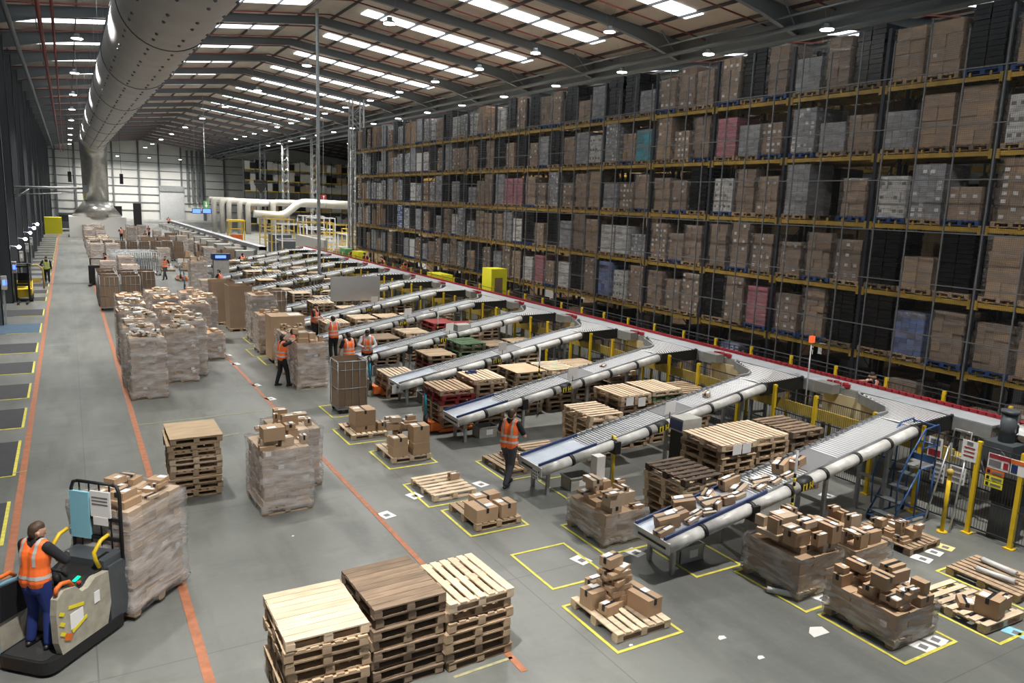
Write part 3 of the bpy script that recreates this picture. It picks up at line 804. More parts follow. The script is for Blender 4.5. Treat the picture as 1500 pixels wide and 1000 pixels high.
m=MB(); m.box(MX0-.75,YM0+.3,1.18,MX0-.25,YM1,1.26); m.box(MX0-.78,YM0+.3,1.18,MX0-.73,YM1,1.45); m.build('yellow_drip_tray','yellow_dull',t)
# turn and drive at the near end of the line
t=thing('conveyor_end_turn','curved roller end of the main conveyor with a big grey drive motor','conveyor',(17.07,8.3,0))
m=MB(); cx,cy=-.5,-.05
for k in range(15):
    a=-k*.10; m.cyl((cx+.42*math.cos(a),cy+.42*math.sin(a),MZ-.03),(cx+1.0*math.cos(a)*.98,cy+1.0*math.sin(a)*.98,MZ-.03),.024,8)
m.build('roller','white_paint',t)
m=MB(); pts=[(cx+1.07*math.cos(-q*.14),cy+1.07*math.sin(-q*.14),MZ+.0) for q in range(12)]
for p,q in zip(pts,pts[1:]): m.cyl(p,q,.05,6)
m.build('red_edge_guard','red',t)
m=MB(); m.prism([(cx+.3*math.cos(-q*.16),cy+.3*math.sin(-q*.16)) for q in range(10)]+[(cx+.44*math.cos(-q*.16),cy+.44*math.sin(-q*.16)) for q in range(9,-1,-1)],MZ-.35,MZ+.12,'z')
m.build('inner_guard','black',t)
m=MB(); m.cyl((-.55,-.35,1.75),(-.55,-.35,2.35),.15,16); m.cyl((-.55,-.35,2.35),(-.55,-.35,2.42),.17,16); m.box(-.85,-.65,1.15,-.25,-.05,1.75); m.cyl((-.9,-.35,1.45),(-.25,-.35,1.45),.2,14); m.build('drive_motor','motor_grey',t)
m=MB()
for x,y in ((-.8,-.6),(-.3,-.6),(-.8,0),(.3,-.2),(.3,-.9)): m.box(x-.04,y-.04,0,x+.04,y+.04,1.3)
m.box(-.85,-.95,1.1,.35,0.0,1.15); m.build('support_leg','motor_grey',t)
m=MB(); m.tube([(-.5,-.1,2.0),(-.3,-.6,1.7),(-.6,-.9,1.2),(-.9,-.7,.7),(-1.0,-.3,1.0),(-.9,0,1.5)],.03,6); m.tube([(-.7,-.4,1.2),(-1.1,-.6,1.0),(-1.0,-.9,.8),(-.6,-.8,1.1)],.025,6); m.build('cable','black',t)
t=thing('metal_chute','wide grey sheet metal chute below the near end of the main conveyor','chute',(16.9,6.6,0))
m=MB(); m.box(0,-1.8,1.55,1.5,.45,1.6); m.box(0,-1.8,1.6,.04,.45,1.85); m.box(1.46,-1.8,1.6,1.5,.45,1.95); m.box(0,.41,1.6,1.5,.45,1.8); m.build('trough','galv',t)
m=MB(); 
for x in (.08,1.42):
    for y in (-1.6,.3): m.box(x-.04,y-.04,0,x+.04,y+.04,1.55)
m.build('support_leg','galv',t)
# ---------------------------------------------------------------- spur conveyors
X0=8.40; XTOP=15.0; SL=.188; Z0=.72
def sz(x): return Z0+SL*(x-X0)
def spur_meshes(ext,detail=True):
    Ms={}; HW=.36; L=XTOP-X0
    m=MB(); n=0; x=1.35+ext
    step=.075 if detail else .16
    while x<L: 
        z=sz(X0+x)-.025; m.cyl((x,-HW,z),(x,HW,z),.025 if detail else .045,6,0,caps=False); x+=step
    Ms['roller']=(m.mesh('rollers',['roller']))
    m=MB(); 
    def slab(xa,xb,ya,yb,dz0,dz1,mi=0,mm=None):
        mm=mm or m; za,zb=sz(X0+xa),sz(X0+xb)
        mm.add([(xa,ya,za+dz0),(xb,ya,zb+dz0),(xb,yb,zb+dz0),(xa,yb,za+dz0),(xa,ya,za+dz1),(xb,ya,zb+dz1),(xb,yb,zb+dz1),(xa,yb,za+dz1)],[(0,3,2,1),(4,5,6,7),(0,1,5,4),(2,3,7,6),(1,2,6,5),(0,4,7,3)],mi)
    slab(0,1.32+ext,-HW,HW,-.05,-.012); Ms['belt_plate']=m.mesh('end_plate',['silver_plate'])
    m=MB(); slab(1.35+ext,L,-HW,HW,-.085,-.06,0,m); Ms['bed']=m.mesh('roller_bed',['box_grey'])
    m=MB(); slab(3.55,4.35,-HW,HW,-.03,.004,0,m); Ms['brake']=m.mesh('dark_brake_zone',['print_grey'])
    m=MB()
    slab(0,1.5+ext,HW,HW+.04,-.1,.045,0,m); slab(0,1.5+ext,-HW-.04,-HW,-.02,.05,0,m); Ms['blue']=m.mesh('blue_edge_rail',['blue_rail'])
    m=MB()
    slab(1.5+ext,L,HW,HW+.05,-.14,.04,0,m); slab(1.5+ext,L,-HW-.03,-HW,-.1,.03,0,m)
    x=1.6+ext
    while x<L-.1: z=sz(X0+x); m.box(x,HW-.02,z+.03,x+.05,HW+.05,z+.065); x+=.16
    Ms['rail']=m.mesh('side_rail',['steel'])
    m=MB(); x=.0
    segs=[(0,.75),(.82,1.9)]+[(1.97+.95*k,1.97+.95*k+.88) for k in range(5)]
    for a,b in segs:
        b=min(b,L-.02)
        if b<=a: continue
        m.cyl((a,-HW-.10,sz(X0+a)-.10),(b,-HW-.10,sz(X0+b)-.10),.11,12)
    Ms['guards']=[]
    for a,b in segs:
        b=min(b,L-.02)
        if b<=a: continue
        g=MB(); g.cyl((a,-HW-.10,sz(X0+a)-.10),(b,-HW-.10,sz(X0+b)-.10),.11,12)
        k_=MB(); k_.cyl((b-.005,-HW-.10,sz(X0+b)-.10),(b+.07,-HW-.10,sz(X0+b+.07)-.10),.123,12)
        Ms['guards'].append((g.mesh('side_guard',['guard_white']),k_.mesh('black_strap',['black'])))
    m=MB()
    z=sz(X0+1.95); m.box(1.86,-HW-.24,z-.3,2.02,-HW,z-.02)
    x=3.1; m.cyl((x,-HW-.10,sz(X0+x)-.10),(x+.34,-HW-.10,sz(X0+x+.34)-.10),.116,12)
    Ms['strap']=m.mesh('black_clamp',['black'])
    m=MB()
    for a in (3.14,3.22,3.31,3.38): z=sz(X0+a)-.10; m.box(a,-HW-.222,z-.06,a+.03,-HW-.214,z+.06)
    m.box(3.14,-HW-.222,sz(X0+3.15)-.06,3.2,-HW-.214,sz(X0+3.15)-.035); m.box(3.31,-HW-.222,sz(X0+3.31)-.12,3.41,-HW-.214,sz(X0+3.31)-.10)
    Ms['mark']=m.mesh('yellow_mark',['hazard'])
    sup=[]
    for k,x in enumerate((.3,2.05,2.25+1.9,6.05)):
        m=MB(); z=sz(X0+x)-.1
        for y in (-.30,.30): m.box(x-.035,y-.035,0,x+.035,y+.035,z)
        m.box(x-.03,-.3,z*.45-.03,x+.03,.3,z*.45+.03); m.box(x-.05,-.4,z-.04,x+.05,.4,z)
        sup.append(m.mesh('support_frame',['galv']))
    m=MB(); m.cyl((2.1,-.3,.25),(.6,-.3,.5),.015,5)
    Ms['sup']=sup
    m=MB(); z=sz(X0); m.box(-.03,-HW-.18,z-.2,0,HW+.05,z-.0); Ms['end']=m.mesh('end_stop',['white_paint'])
    m=MB(); m.box(-.04,-HW-.1,z-.13,-.032,HW-.1,z-.09); Ms['endtape']=m.mesh('end_tape',['black'])
    # fork: rollers fanning onto the main line, curved left guard, dark right plate
    m=MB(); n=32 if detail else 18
    P0=Vector((L,-HW,0)); P1=Vector((L,HW,0)); Q0=Vector((MX0-X0-.04,-.15,0)); Q1=Vector((MX0-X0-.04,2.0,0))
    for k in range(n):
        t_=k/(n-1); t2=t_**1.25
        a=P0.lerp(Q0,t2); b=P1.lerp(Q1,t_**1.9); b.x=L+(MX0-X0-.04-L)*min(1,t_*1.0)
        mid=(a+b)/2+Vector((.10*math.sin(PI*t_)+.08,-.06,0)); z=sz(min(X0+a.x,XTOP+.2)) if t_<.3 else MZ-.02
        z=sz(XTOP)+(MZ-.015-sz(XTOP))*t_
        for p,q in ((a,mid),(mid,b)): m.cyl((p.x,p.y,z-.02),(q.x,q.y,z-.02),.027 if detail else .04,6,k%2,caps=False)
    Ms['fork']=m.mesh('curve_rollers',['white_roller','black'])
    m=MB(); m.prism([(L,-HW),(MX0-X0-.05,-.2),(MX0-X0-.05,2.0),(L+.9,HW+.45),(L,HW)],sz(XTOP)-.10,sz(XTOP)-.06,'z'); Ms['forkbed']=m.mesh('curve_bed',['black'])
    m=MB(); g=[(L-.02,HW+.03),(L+.45,HW+.10),(L+.8,HW+.35),(L+1.05,HW+.85),(L+1.3,HW+1.4),(MX0-X0-.04,2.05)]
    for p,q in zip(g,g[1:]):
        d=Vector((q[0]-p[0],q[1]-p[1],0)); nn=Vector((-d.y,d.x,0)).normalized()*.05
        a=Vector((*p,0));b=Vector((*q,0)); z=MZ
        m.add([a+Vector((0,0,z-.16)),b+Vector((0,0,z-.16)),b+Vector((0,0,z+.06)),a+Vector((0,0,z+.06)),a+nn+Vector((0,0,z-.16)),b+nn+Vector((0,0,z-.16)),b+nn+Vector((0,0,z+.06)),a+nn+Vector((0,0,z+.06))],[(0,1,2,3),(7,6,5,4),(3,2,6,7)])
    Ms['curve']=m.mesh('curve_guard',['galv'])
    m=MB()
    a=Vector((L-.05,-HW-.02,0)); b=Vector((MX0-X0+.0,-.22,0)); n_=Vector((0,-.05,0))
    m.add([a+Vector((0,0,MZ-.30)),b+Vector((0,0,MZ-.30)),b+Vector((0,0,MZ+.03)),a+Vector((0,0,MZ+.0)),a+n_+Vector((0,0,MZ-.30)),b+n_+Vector((0,0,MZ-.30)),b+n_+Vector((0,0,MZ+.03)),a+n_+Vector((0,0,MZ+.0))],[(0,1,2,3),(7,6,5,4),(3,2,6,7),(1,5,6,2),(0,3,7,4)])
    m.cyl((b.x-.1,b.y-.06,MZ-.05),(b.x-.1,b.y-.06,MZ+.06),.03,8)
    Ms['plate']=m.mesh('dark_side_plate',['black'])
    return Ms
SM={0:spur_meshes(.9),1:spur_meshes(.0),2:spur_meshes(0,False)}
BR=SM[1]['blue'].copy(); BR.materials.clear(); BR.materials.append(M['steel'])
PAR=[('roller','rollers'),('belt_plate','end_plate'),('bed','roller_bed'),('brake','dark_brake_zone'),('blue','blue_edge_rail'),('rail','side_rail'),('strap','black_clamp'),('mark','yellow_mark'),('end','end_stop'),('endtape','end_tape'),('fork','curve_rollers'),('forkbed','curve_bed'),('curve','curve_guard'),('plate','dark_side_plate')]
SN=['first','second','third','fourth','fifth','sixth','seventh','eighth','ninth','tenth','eleventh','twelfth','thirteenth','fourteenth']
for i,y in enumerate(SY):
    t=thing('spur_conveyor',['nearest grey roller spur conveyor, with parcels on its lower end','second grey roller spur conveyor, empty, ending by the walking man'][i] if i<2 else 'grey roller spur conveyor sloping off the main line, %s from the near right'%SN[i],'conveyor',(X0,y,0),0,'spur conveyors')
    ms=SM[0 if i==0 else 1 if i<7 else 2]
    for k,nm in PAR:
        if k=='blue' and i>2: link('edge_rail',BR,t)
        else: link(nm,ms[k],t)
    for q in ms['sup']: link('support_frame',q,t)
    for g_,k_ in ms['guards']: link('black_strap',k_,link('side_guard',g_,t))
# placards standing on the spurs
def placard(x,y,z,label,w=.34,h=.26,rz=-PI/2+.25,tilt=.1,stand=.12):
    t=thing('placard',label,'sign',(x,y,z),rz); m=MB(); m.cb((0,0,h/2+stand),(.012,w,h),0,ry=tilt); bd=m.build('board','label',t)
    m=MB(); r=random.Random(int(x*50))
    for k in range(3): 
        for j in range(3):
            m.cb((-.009,-w*.3+j*w*.3,stand+h*.2+k*h*.3),(.004,w*.2,h*.16),0,ry=tilt)
    m.build('printed_marks','print_grey',bd)
    m=MB(); m.cyl((0,0,-.02),(0,0,stand+.04),.01,5); m.build('bracket','black',t)
for i,y in enumerate(SY[:8]):
    if i==0: continue
    x=X0+3.55; placard(x,y-.42,sz(x)-.0,'white printed placard standing on the %s spur conveyor'%SN[i],.42 if i<3 else .36,.30)
placard(8.36,13.15,.42,'white code placard hanging on the low end of the second spur conveyor',.22,.22,0,0,.0)
placard(8.36,21.2,.42,'white code placard hanging on the low end of the fourth spur conveyor',.30,.26,-PI/2,0,.0)
# ---------------------------------------------------------------- yellow post fence with dark mesh
t=thing('safety_fence','low safety fence of yellow posts and dark mesh beside the main conveyor','fence',(15.4,0,0))
FY=[5.9,7.05-.0,7.87,9.4-.35]
for yy in SY: FY+= [yy+.72,yy+2.3,yy+SP-.48]
FY=sorted(set(round(v,2) for v in FY)); FY=[5.6,7.05,7.87]+[v for v in FY if v>8.5]
pm=MB(); pm.box(-.04,-.04,0,.04,.04,1.92); pm.box(-.09,-.09,0,.09,.09,.02); pmesh=pm.mesh('post',['yellow'])
for y in FY: link('post',pmesh,t,(0,y,0))
def meshpanel(L,h=1.85,gap=.055):
    m=MB(); y=gap
    while y<L: m.box(-.003,y-.003,.15,.003,y+.003,h); y+=gap
    for z in (.15,.75,1.3,h): m.box(-.012,0,z-.012,.012,L,z+.012)
    return m.mesh('mesh_panel',['dark_mesh'])
mp={}
for a,b in zip(FY,FY[1:]):
    # gaps where the spurs pass keep a low panel only
    L=round(b-a-.1,2); lowp=any(abs((a+b)/2-yy)<.45 for yy in SY)
    if lowp and (b-a)<1.4: continue
    k=(L,)
    if k not in mp: mp[k]=meshpanel(L)
    link('mesh_panel',mp[k],t,(0.0,a+.05,0))
t=thing('safety_fence','yellow post fence with dark mesh on the racking side of the main conveyor','fence',(17.85,0,0))
y=8.6; pm=MB(); pm.box(-.035,-.035,0,.035,.035,2.2); pmesh=pm.mesh('post',['yellow']); mm_=meshpanel(1.42,2.1,.11)
while y<64: link('post',pmesh,t,(0,y,0)); link('mesh_panel',mm_,t,(0,y+.04,0)); y+=1.5
# ---------------------------------------------------------------- people
def V(*a): return Vector(a)
def capsule_mesh(prims,vox,smooth=6):
    "prims: (p0,r0,p1,r1) tapered capsules or (c,r,(sx,sy,sz)) ellipsoids -> one continuous mesh"
    m=MB()
    for q in prims:
        if len(q)==3: m.sph(q[0],q[1],0,16,q[2])
        else:
            p0,r0,p1,r1=q; p0=Vector(p0);p1=Vector(p1)
            m.sph(p0,r0,0,12); m.sph(p1,r1,0,12); m.cyl(p0,p1,r0,12,0,r1)
    me=D.meshes.new('tmp'); me.from_pydata(m.v,[],m.f); fixnormals(me)
    o=D.objects.new('tmp',me); COL.objects.link(o)
    r=o.modifiers.new('r','REMESH'); r.mode='VOXEL'; r.voxel_size=vox; r.use_smooth_shade=True
    if smooth: s=o.modifiers.new('s','SMOOTH'); s.iterations=smooth; s.factor=.5
    dg=bpy.context.evaluated_depsgraph_get(); ev=o.evaluated_get(dg); out=D.meshes.new_from_object(ev)
    D.objects.remove(o); D.meshes.remove(me)
    out.polygons.foreach_set('use_smooth',[True]*len(out.polygons)); return out
def ik(a,c,l1,l2,bend):
    a=Vector(a);c=Vector(c);d=c-a; L=min(d.length,(l1+l2)*.995); d=d.normalized(); c=a+d*L
    x=(l1*l1-l2*l2+L*L)/(2*L); h=math.sqrt(max(l1*l1-x*x,0)); b=Vector(bend); b=(b-d*b.dot(d)).normalized()
    return a+d*x+b*h,c
def person_meshes(pose,vox):
    P=dict(hip=(0,0,.95),lean=.04,side=0.,lh=(-.28,.08,.82),rh=(.28,.08,.82),lf=(-.11,.0,0),rf=(.11,.02,0),head=(0,0),lb=(-.5,-1,-.2),rb=(.5,-1,-.2),trouser='cloth_black',top='cloth_black',sleeve='short',hair='hair',skin='skin',vest='vest',curl=.6,heel=0)
    P.update(pose)
    hip=V(*P['hip']); up=V(P['side'],math.sin(P['lean']),math.cos(P['lean'])).normalized(); rt=V(1,0,0); rt=(rt-up*rt.dot(up)).normalized(); fw=up.cross(rt)
    ch=hip+up*.36; nk=hip+up*.53; sh=hip+up*.475
    sL=sh-rt*.185; sR=sh+rt*.185
    hL=hip-rt*.095; hR=hip+rt*.095
    eL,wL=ik(sL,P['lh'],.29,.26,P['lb']); eR,wR=ik(sR,P['rh'],.29,.26,P['rb'])
    aL=Vector(P['lf'])+V(0,0,.09); aR=Vector(P['rf'])+V(0,0,.09)
    kL,aL=ik(hL,aL,.44,.43,(0,1,0)); kR,aR=ik(hR,aR,.44,.43,(0,1,0))
    yaw,pit=P['head']; hup=(up+V(0,0,1)*.8-fw*0).normalized()
    hf=(fw*math.cos(yaw)+rt*math.sin(yaw)); hf=(hf*math.cos(pit)-V(0,0,1)*math.sin(pit)).normalized(); hr=hf.cross(hup).normalized(); hup2=hr.cross(hf)
    hc=nk+hup*.135+hf*.02
    body=[(hip,.125,hip+up*.05,.13)]
    for s in (-1,1): body+=[(hip+rt*.06*s,.105,hip+up*.2+rt*.045*s,.098),(hip+up*.2+rt*.045*s,.098,ch+rt*.075*s,.108),(ch+rt*.075*s,.108,sh+rt*.10*s,.075),(sh+rt*.06*s,.07,sh+rt*.185*s,.058)]
    body+=[(sh,.06,nk+up*.03,.055),(nk,.055,hc-hup2*.05,.053)]
    for s,e,w in ((sL,eL,wL),(sR,eR,wR)): body+=[(s,.055,e,.041),(e,.040,w,.027)]
    for h,k,a,f in ((hL,kL,aL,P['lf']),(hR,kR,aR,P['rf'])): body+=[(h,.088,k,.055),(k,.055,a,.038),(a,.034,a+V(0,.03,-.05),.022)]
    head=[(hc,.098,(.80,.98,1.0)),(hc-hup2*.055+hf*.028,.068,(.85,.9,.95))]
    R3=Matrix((hr,hf,hup2)).transposed()
    def tr(u,v,w): return hc+hr*u+hf*v+hup2*w
    face=[(hc,.088,hc+hup2*.035,.088),(hc+hf*.015,.085,hc+hf*.02+hup2*.02,.08),(tr(0,.02,-.05),.062,tr(0,.045,-.085),.038),(tr(0,.08,.0),.014,tr(0,.112,-.03),.016),(tr(-.02,.086,-.058),.011,tr(.02,.086,-.058),.011),(tr(-.04,.078,.022),.013,tr(-.015,.086,.02),.011),(tr(.04,.078,.022),.013,tr(.015,.086,.02),.011),(tr(-.092,-.005,-.01),.02,tr(-.09,.0,-.04),.012),(tr(.092,-.005,-.01),.02,tr(.09,.0,-.04),.012)]
    body+=face
    # hands: palm, four unequal fingers, thumb from the side
    for w,e,s in ((wL,eL,-1),(wR,eR,1)):
        d=(w-e).normalized(); side=d.cross(V(0,0,1)); side=side.normalized() if side.length>.2 else V(1,0,0); nrm=side.cross(d).normalized()
        if nrm.z>0: nrm=-nrm
        pc=w+d*.05
        for q in (-.022,0,.022): body.append((w+side*q*.5,.02,w+d*.085+side*q*1.2,.014))
        c=P['curl']
        for q,L in ((-.033,.066),(-.011,.078),(.011,.073),(.033,.056)):
            p=w+d*.088+side*q; p1=p+(d*math.cos(c*.5)+nrm*math.sin(c*.5))*L*.5; p2=p1+(d*math.cos(c*1.5)+nrm*math.sin(c*1.5))*L*.5; body+=[(p,.0095,p1,.009),(p1,.009,p2,.0075)]
        ts=side*(-.03 if s>0 else .03); p=w+d*.025+ts; p1=p+(d*.6+ts.normalized()*.8).normalized()*.035; body+=[(p,.013,p1,.011),(p1,.011,p1+(d+nrm*.4).normalized()*.03,.009)]
    out=[('body',capsule_mesh(body,vox,4),[P['skin']])]
    g=.014
    top=[]
    for s in (-1,1): top+=[(hip-up*.03+rt*.055*s,.108+g,hip+up*.2+rt*.045*s,.102+g),(hip+up*.2+rt*.045*s,.102+g,ch+rt*.07*s,.11+g),(ch+rt*.07*s,.11+g,sh+rt*.10*s,.078+g),(sh+rt*.05*s,.07+g,sh+rt*.185*s,.06+g)]
    top+=[(nk-up*.03,.066,nk+up*.02,.064)]
    for s,e,w in ((sL,eL,wL),(sR,eR,wR)):
        if P['sleeve']=='short': top.append((s,.058+g,s.lerp(e,.75),.048+g))
        else: top+=[(s,.058+g,e,.045+g),(e,.045+g,e.lerp(w,.93),.031+g)]
    out.append(('shirt',capsule_mesh(top,vox*1.3,4),[P['top']]))
    tro=[(hip+V(0,0,.02),.125,hip-up*.05,.12)]
    for h,k,a in ((hL,kL,aL),(hR,kR,aR)): tro+=[(h+V(0,0,.02),.098+g,k,.062+g),(k,.062+g,a+V(0,0,.01),.047+g)]
    for s in (-1,1): tro.append((hip+rt*.05*s,.11+g,hip+rt*.06*s-up*.08,.105+g))
    out.append(('trousers',capsule_mesh(tro,vox*1.3,4),[P['trouser']]))
    for a,f in ((aL,P['lf']),(aR,P['rf'])):
        fo=(Vector(f)-Vector((a.x,a.y,0))); heel=a-V(0,.05,.055)+V(0,0,0); 
        sh_=[(heel,.036,a+V(0,.06,-.055),.040),(a+V(0,.06,-.055),.040,a+V(0,.15,-.06),.033),(a,.047,a-V(0,0,.04),.045)]
        out.append(('shoe',capsule_mesh(sh_,vox,3),['shoe']))
    if P['vest']:
        ve=[]; g2=.034
        for s in (-1,1): ve+=[(hip+up*.02+rt*.06*s,.115+g2,hip+up*.2+rt*.05*s,.105+g2),(hip+up*.2+rt*.05*s,.105+g2,ch+rt*.07*s,.111+g2),(ch+rt*.07*s,.111+g2,sh+rt*.09*s,.078+g2*.8),(sh+rt*.06*s,.07+g2*.6,sh+rt*.15*s,.058+g2*.6)]
        vm=capsule_mesh(ve,vox*1.3,5)
        # cut the neck hole by dropping faces near the neck, keep bands as their own mesh
        bm=bmesh.new(); bm.from_mesh(vm); dead=[f for f in bm.faces if (f.calc_center_median()-nk).length<.098 or ((f.calc_center_median()-nk-fw*.1).length<.10)]
        bmesh.ops.delete(bm,geom=dead,context='FACES'); bm.to_mesh(vm)
        bd=[]
        for f in bm.faces:
            c=f.calc_center_median(); h=(c-hip).dot(up); u=(c-hip).dot(rt)
            if (.055<h<.105) or (.185<h<.235 and P.get('two',1)) or (h>.235 and .085<abs(u)<.125): bd.append(f)
        keep=set(bd); bmesh.ops.delete(bm,geom=[f for f in bm.faces if f not in keep],context='FACES')
        for v in bm.verts: v.co+=v.normal*.005
        rb=D.meshes.new('reflective_band'); bm.to_mesh(rb); bm.free()
        out.append(('hi_vis_vest',vm,[P['vest']])); out.append(('reflective_band',rb,['reflective']))
    if P.get('beard'): out.append(('beard',capsule_mesh([(tr(-.05,.035,-.07),.022,tr(-.02,.07,-.092),.024),(tr(.05,.035,-.07),.022,tr(.02,.07,-.092),.024),(tr(-.02,.07,-.092),.026,tr(.02,.07,-.092),.026)],vox,2),[P['hair']]))
    if P['hair']:
        hs=[(tr(0,-.022,.03),.089,tr(0,.0,.055),.085),(tr(0,-.035,-.02),.076,tr(0,-.03,.03),.085)]
        if P.get('long'): hs.append((tr(0,-.06,-.02),.07,tr(0,-.075,-.2),.05))
        out.append(('hair',capsule_mesh(hs,max(vox,.009),3),[P['hair']]))
    for nm,me,ms in out:
        me.materials.clear()
        for q in ms: me.materials.append(M[q])
    return out
def person(label,x,y,rz,pose,vox=.02,z=0,cat='person',scale=1.0):
    t=thing('person',label,cat,(x,y,z),rz); t.scale=(scale,)*3
    vo=None
    for nm,me,_ in person_meshes(pose,vox):
        o=link(nm,me,vo if nm=='reflective_band' and vo else t)
        if nm=='hi_vis_vest': vo=o
    return t
POSES={}
def person_copy(label,x,y,rz,key,pose,vox=.03,z=0,scale=1.0,group=None):
    if key not in POSES: t=person(label,x,y,rz,pose,vox,z,'person',scale); POSES[key]=t; 
    else: t=dup(POSES[key],(x,y,z),rz,label); t.scale=(scale,)*3
    if group: t['group']=group
    return t
walk=dict(lean=.10,hip=(0,0,.93),lf=(-.07,.17,.0),rf=(.07,-.24,.03),lh=(-.12,.30,1.18),rh=(.16,.28,1.14),lb=(-1,-.8,-.4),rb=(1,-.8,-.4),head=(0,.45),top='cloth_black',trouser='cloth_grey',sleeve='short',hair='hair_brown',curl=1.0)
w_=person('man in orange vest walking head down past the second spur conveyor',FL(727,700)[0]-.0,14.0,-1.0,walk,.0085,scale=1.03)
m=MB(); m.cb((0,0,0),(.08,.16,.012)); o=m.build('handheld_device','black',None,w_.matrix_basis@V(.02,.40,1.19)); o.rotation_euler=(.5,0,-1.0); tag(o,'small dark handheld device held by the walking man','device')
# operator on the rider truck
TH=math.radians(47); TC=V(-.78,10.84,0)
def TW(x,y,z=0): return V(TC.x+x*math.cos(TH)-y*math.sin(TH),TC.y+x*math.sin(TH)+y*math.cos(TH),z)
op=dict(hip=(0,0,.95),lean=.10,lf=(-.14,.0,0),rf=(.14,.0,0),lh=(-.22,.40,1.16),rh=(.16,.36,1.18),lb=(-1,-.3,-.5),rb=(1,-.3,-.5),head=(.6,.15),top='cloth_black',trouser='cloth_blue',sleeve='long',hair='hair_brown',curl=1.1,two=0,beard=1)
p=TW(.20,.0); person('bearded man in orange vest and blue trousers on the rider pallet truck',p.x,p.y,TH-PI/2,op,.0085,z=.22,scale=.99)
# the two men at the wrapped load by the aisle
reach=dict(hip=(0,0,.95),lean=.05,lf=(-.13,-.14,0),rf=(.13,.16,0),lh=(-.16,.62,1.5),rh=(.10,.58,1.62),lb=(-1,0,-1),rb=(1,0,-1),head=(.0,-.15),curl=.3,sleeve='short')
x,y=FL(413,567)[:2]; person('grey-haired man in orange vest reaching up to boxes on a wrapped load',x+.05,y+.15,-PI/2+.15,reach,.013)
x,y=FL(427,556)[:2]; person('man in red shirt and orange vest half hidden behind the reaching man',x+.1,y+.25,-PI/2-.2,dict(reach,top='cloth_red',lh=(-.2,.35,1.2),rh=(.2,.4,1.2)),.02)
stand=dict(lh=(-.14,.34,1.12),rh=(.14,.34,1.15),lb=(-1,-.5,-.5),rb=(1,-.5,-.5),head=(0,.35),lean=.08,curl=.9,sleeve='short')
person('man in orange vest holding a parcel, facing left by the sixth spur',8.85,32.0,-PI/2-.7,stand,.017)
person('man in orange vest seen from behind at the end of the fifth spur',8.6,28.4,.15,dict(stand,top='cloth_white'),.017)
person('man in orange vest seen from behind, behind the tall roll cage',8.02,24.75,.2,dict(stand,sleeve='short',lh=(-.26,.22,.95),rh=(.26,.22,.95)),.015)
person('man in orange vest and pale shirt facing the camera by the fourth spur',8.82,25.2,PI-.3,dict(stand,top='cloth_white',sleeve='long',head=(0,.6),skin='skin_dark'),.017)
person('man in orange vest and blue jeans beyond the two cardboard bins',7.67,48.1,.9,dict(stand,trouser='cloth_blue'),.022)
person('man in orange vest bending over behind a tall wrapped load',8.4,39.2,-PI/2,dict(stand,lean=.55,head=(0,.5),lh=(-.15,.6,.9),rh=(.15,.6,.9),hip=(0,-.1,.93)),.022)
person('man in orange vest leaning back as he pulls a pallet jack',5.7,58.7,2.4,dict(stand,lean=-.15,lh=(-.1,-.3,.95),rh=(.15,-.35,.95),lf=(-.1,.35,0),rf=(.1,-.3,0),trouser='cloth_grey'),.022)
person('person in dark clothes and yellow-green vest walking by the left docks',-1.42,58.6,PI,dict(stand,trouser='cloth_black',vest='vest_yellow',long=1,lh=(-.27,.1,.85),rh=(.2,.3,1.1),lf=(-.1,.2,0),rf=(.1,-.15,0),sleeve='long'),.022)
person('man in orange vest driving the reach truck in the far left aisle',2.05,58.5,PI/2,dict(stand,trouser='cloth_black'),.022,z=.25)
person('man in orange vest seen between the conveyor and the racking',18.3,12.3,PI/2+.5,dict(stand,trouser='cloth_grey',sleeve='short',rh=(.1,.18,1.5),head=(0,.3)),.017,z=.45)
m=MB(); m.box(17.95,11.7,0,18.9,12.9,.44); tag(m.build('work_platform','galv'),'low steel platform under the man between conveyor and racking','platform')
person('person in orange vest standing beyond the last spur conveyors',11.5,61.5,.1,dict(stand),.03)
for i,(x,y,r) in enumerate([(5.5,105,.3),(8.2,88,2.5),(6.9,84,1.0),(7.5,96,2.0),(9.6,84.5,0),(12,108,1),(4.9,118,.5),(15.5,150,0),(9,110,2.2)]):
    person_copy('tiny distant person in orange vest in the far bays, %s'%(ORD[i]+' nearest' if i else 'nearest'),x,y,r,'far',dict(stand),.035,0,1.0,'distant workers in the far packing bays')
for i,(x,y) in enumerate([(20.6-2.0,49.5),(18.6,53.2),(18.9,46.8),(18.7,57.5)]):
    person_copy('distant worker beyond the red conveyor guard, %s'%(ORD[i]+' nearest' if i else 'nearest'),x,y,1.0+i,'far2',dict(stand,lean=.4),.035,.7,1.0,'distant workers beyond the conveyor')
    m=MB(); m.box(-.6,-.9,0,.6,.9,.69); tag(m.build('step_platform','box_grey',None,(x,y,0)),'grey step platform under a distant worker beyond the red guard, %s'%(ORD[i]+' nearest' if i else 'nearest'),'platform',"step platforms")
# ---------------------------------------------------------------- foreground stacks
stack(2.40,8.74,8,'the left near stack',top=('closed','wood_new'),rest='wood_mid',rz=-.02,special={1:('yslat','wood_mid')})
stack(3.50,8.97,8,'the middle near stack',top=('closed','wood_old'),rest='wood_old',rz=.035,special={3:('xslat','wood_mid')})
stack(4.50,8.93,7,'the right near stack',top=('yslat','wood_new'),rest='wood_mid',rz=.05)
stack(2.0,16.7,9,'the free-standing stack by the orange line',top=('ply','wood_mid'),rest='wood_mid',rz=-.02,special={3:('yslat','wood_new'),4:('xslat','wood_new')})
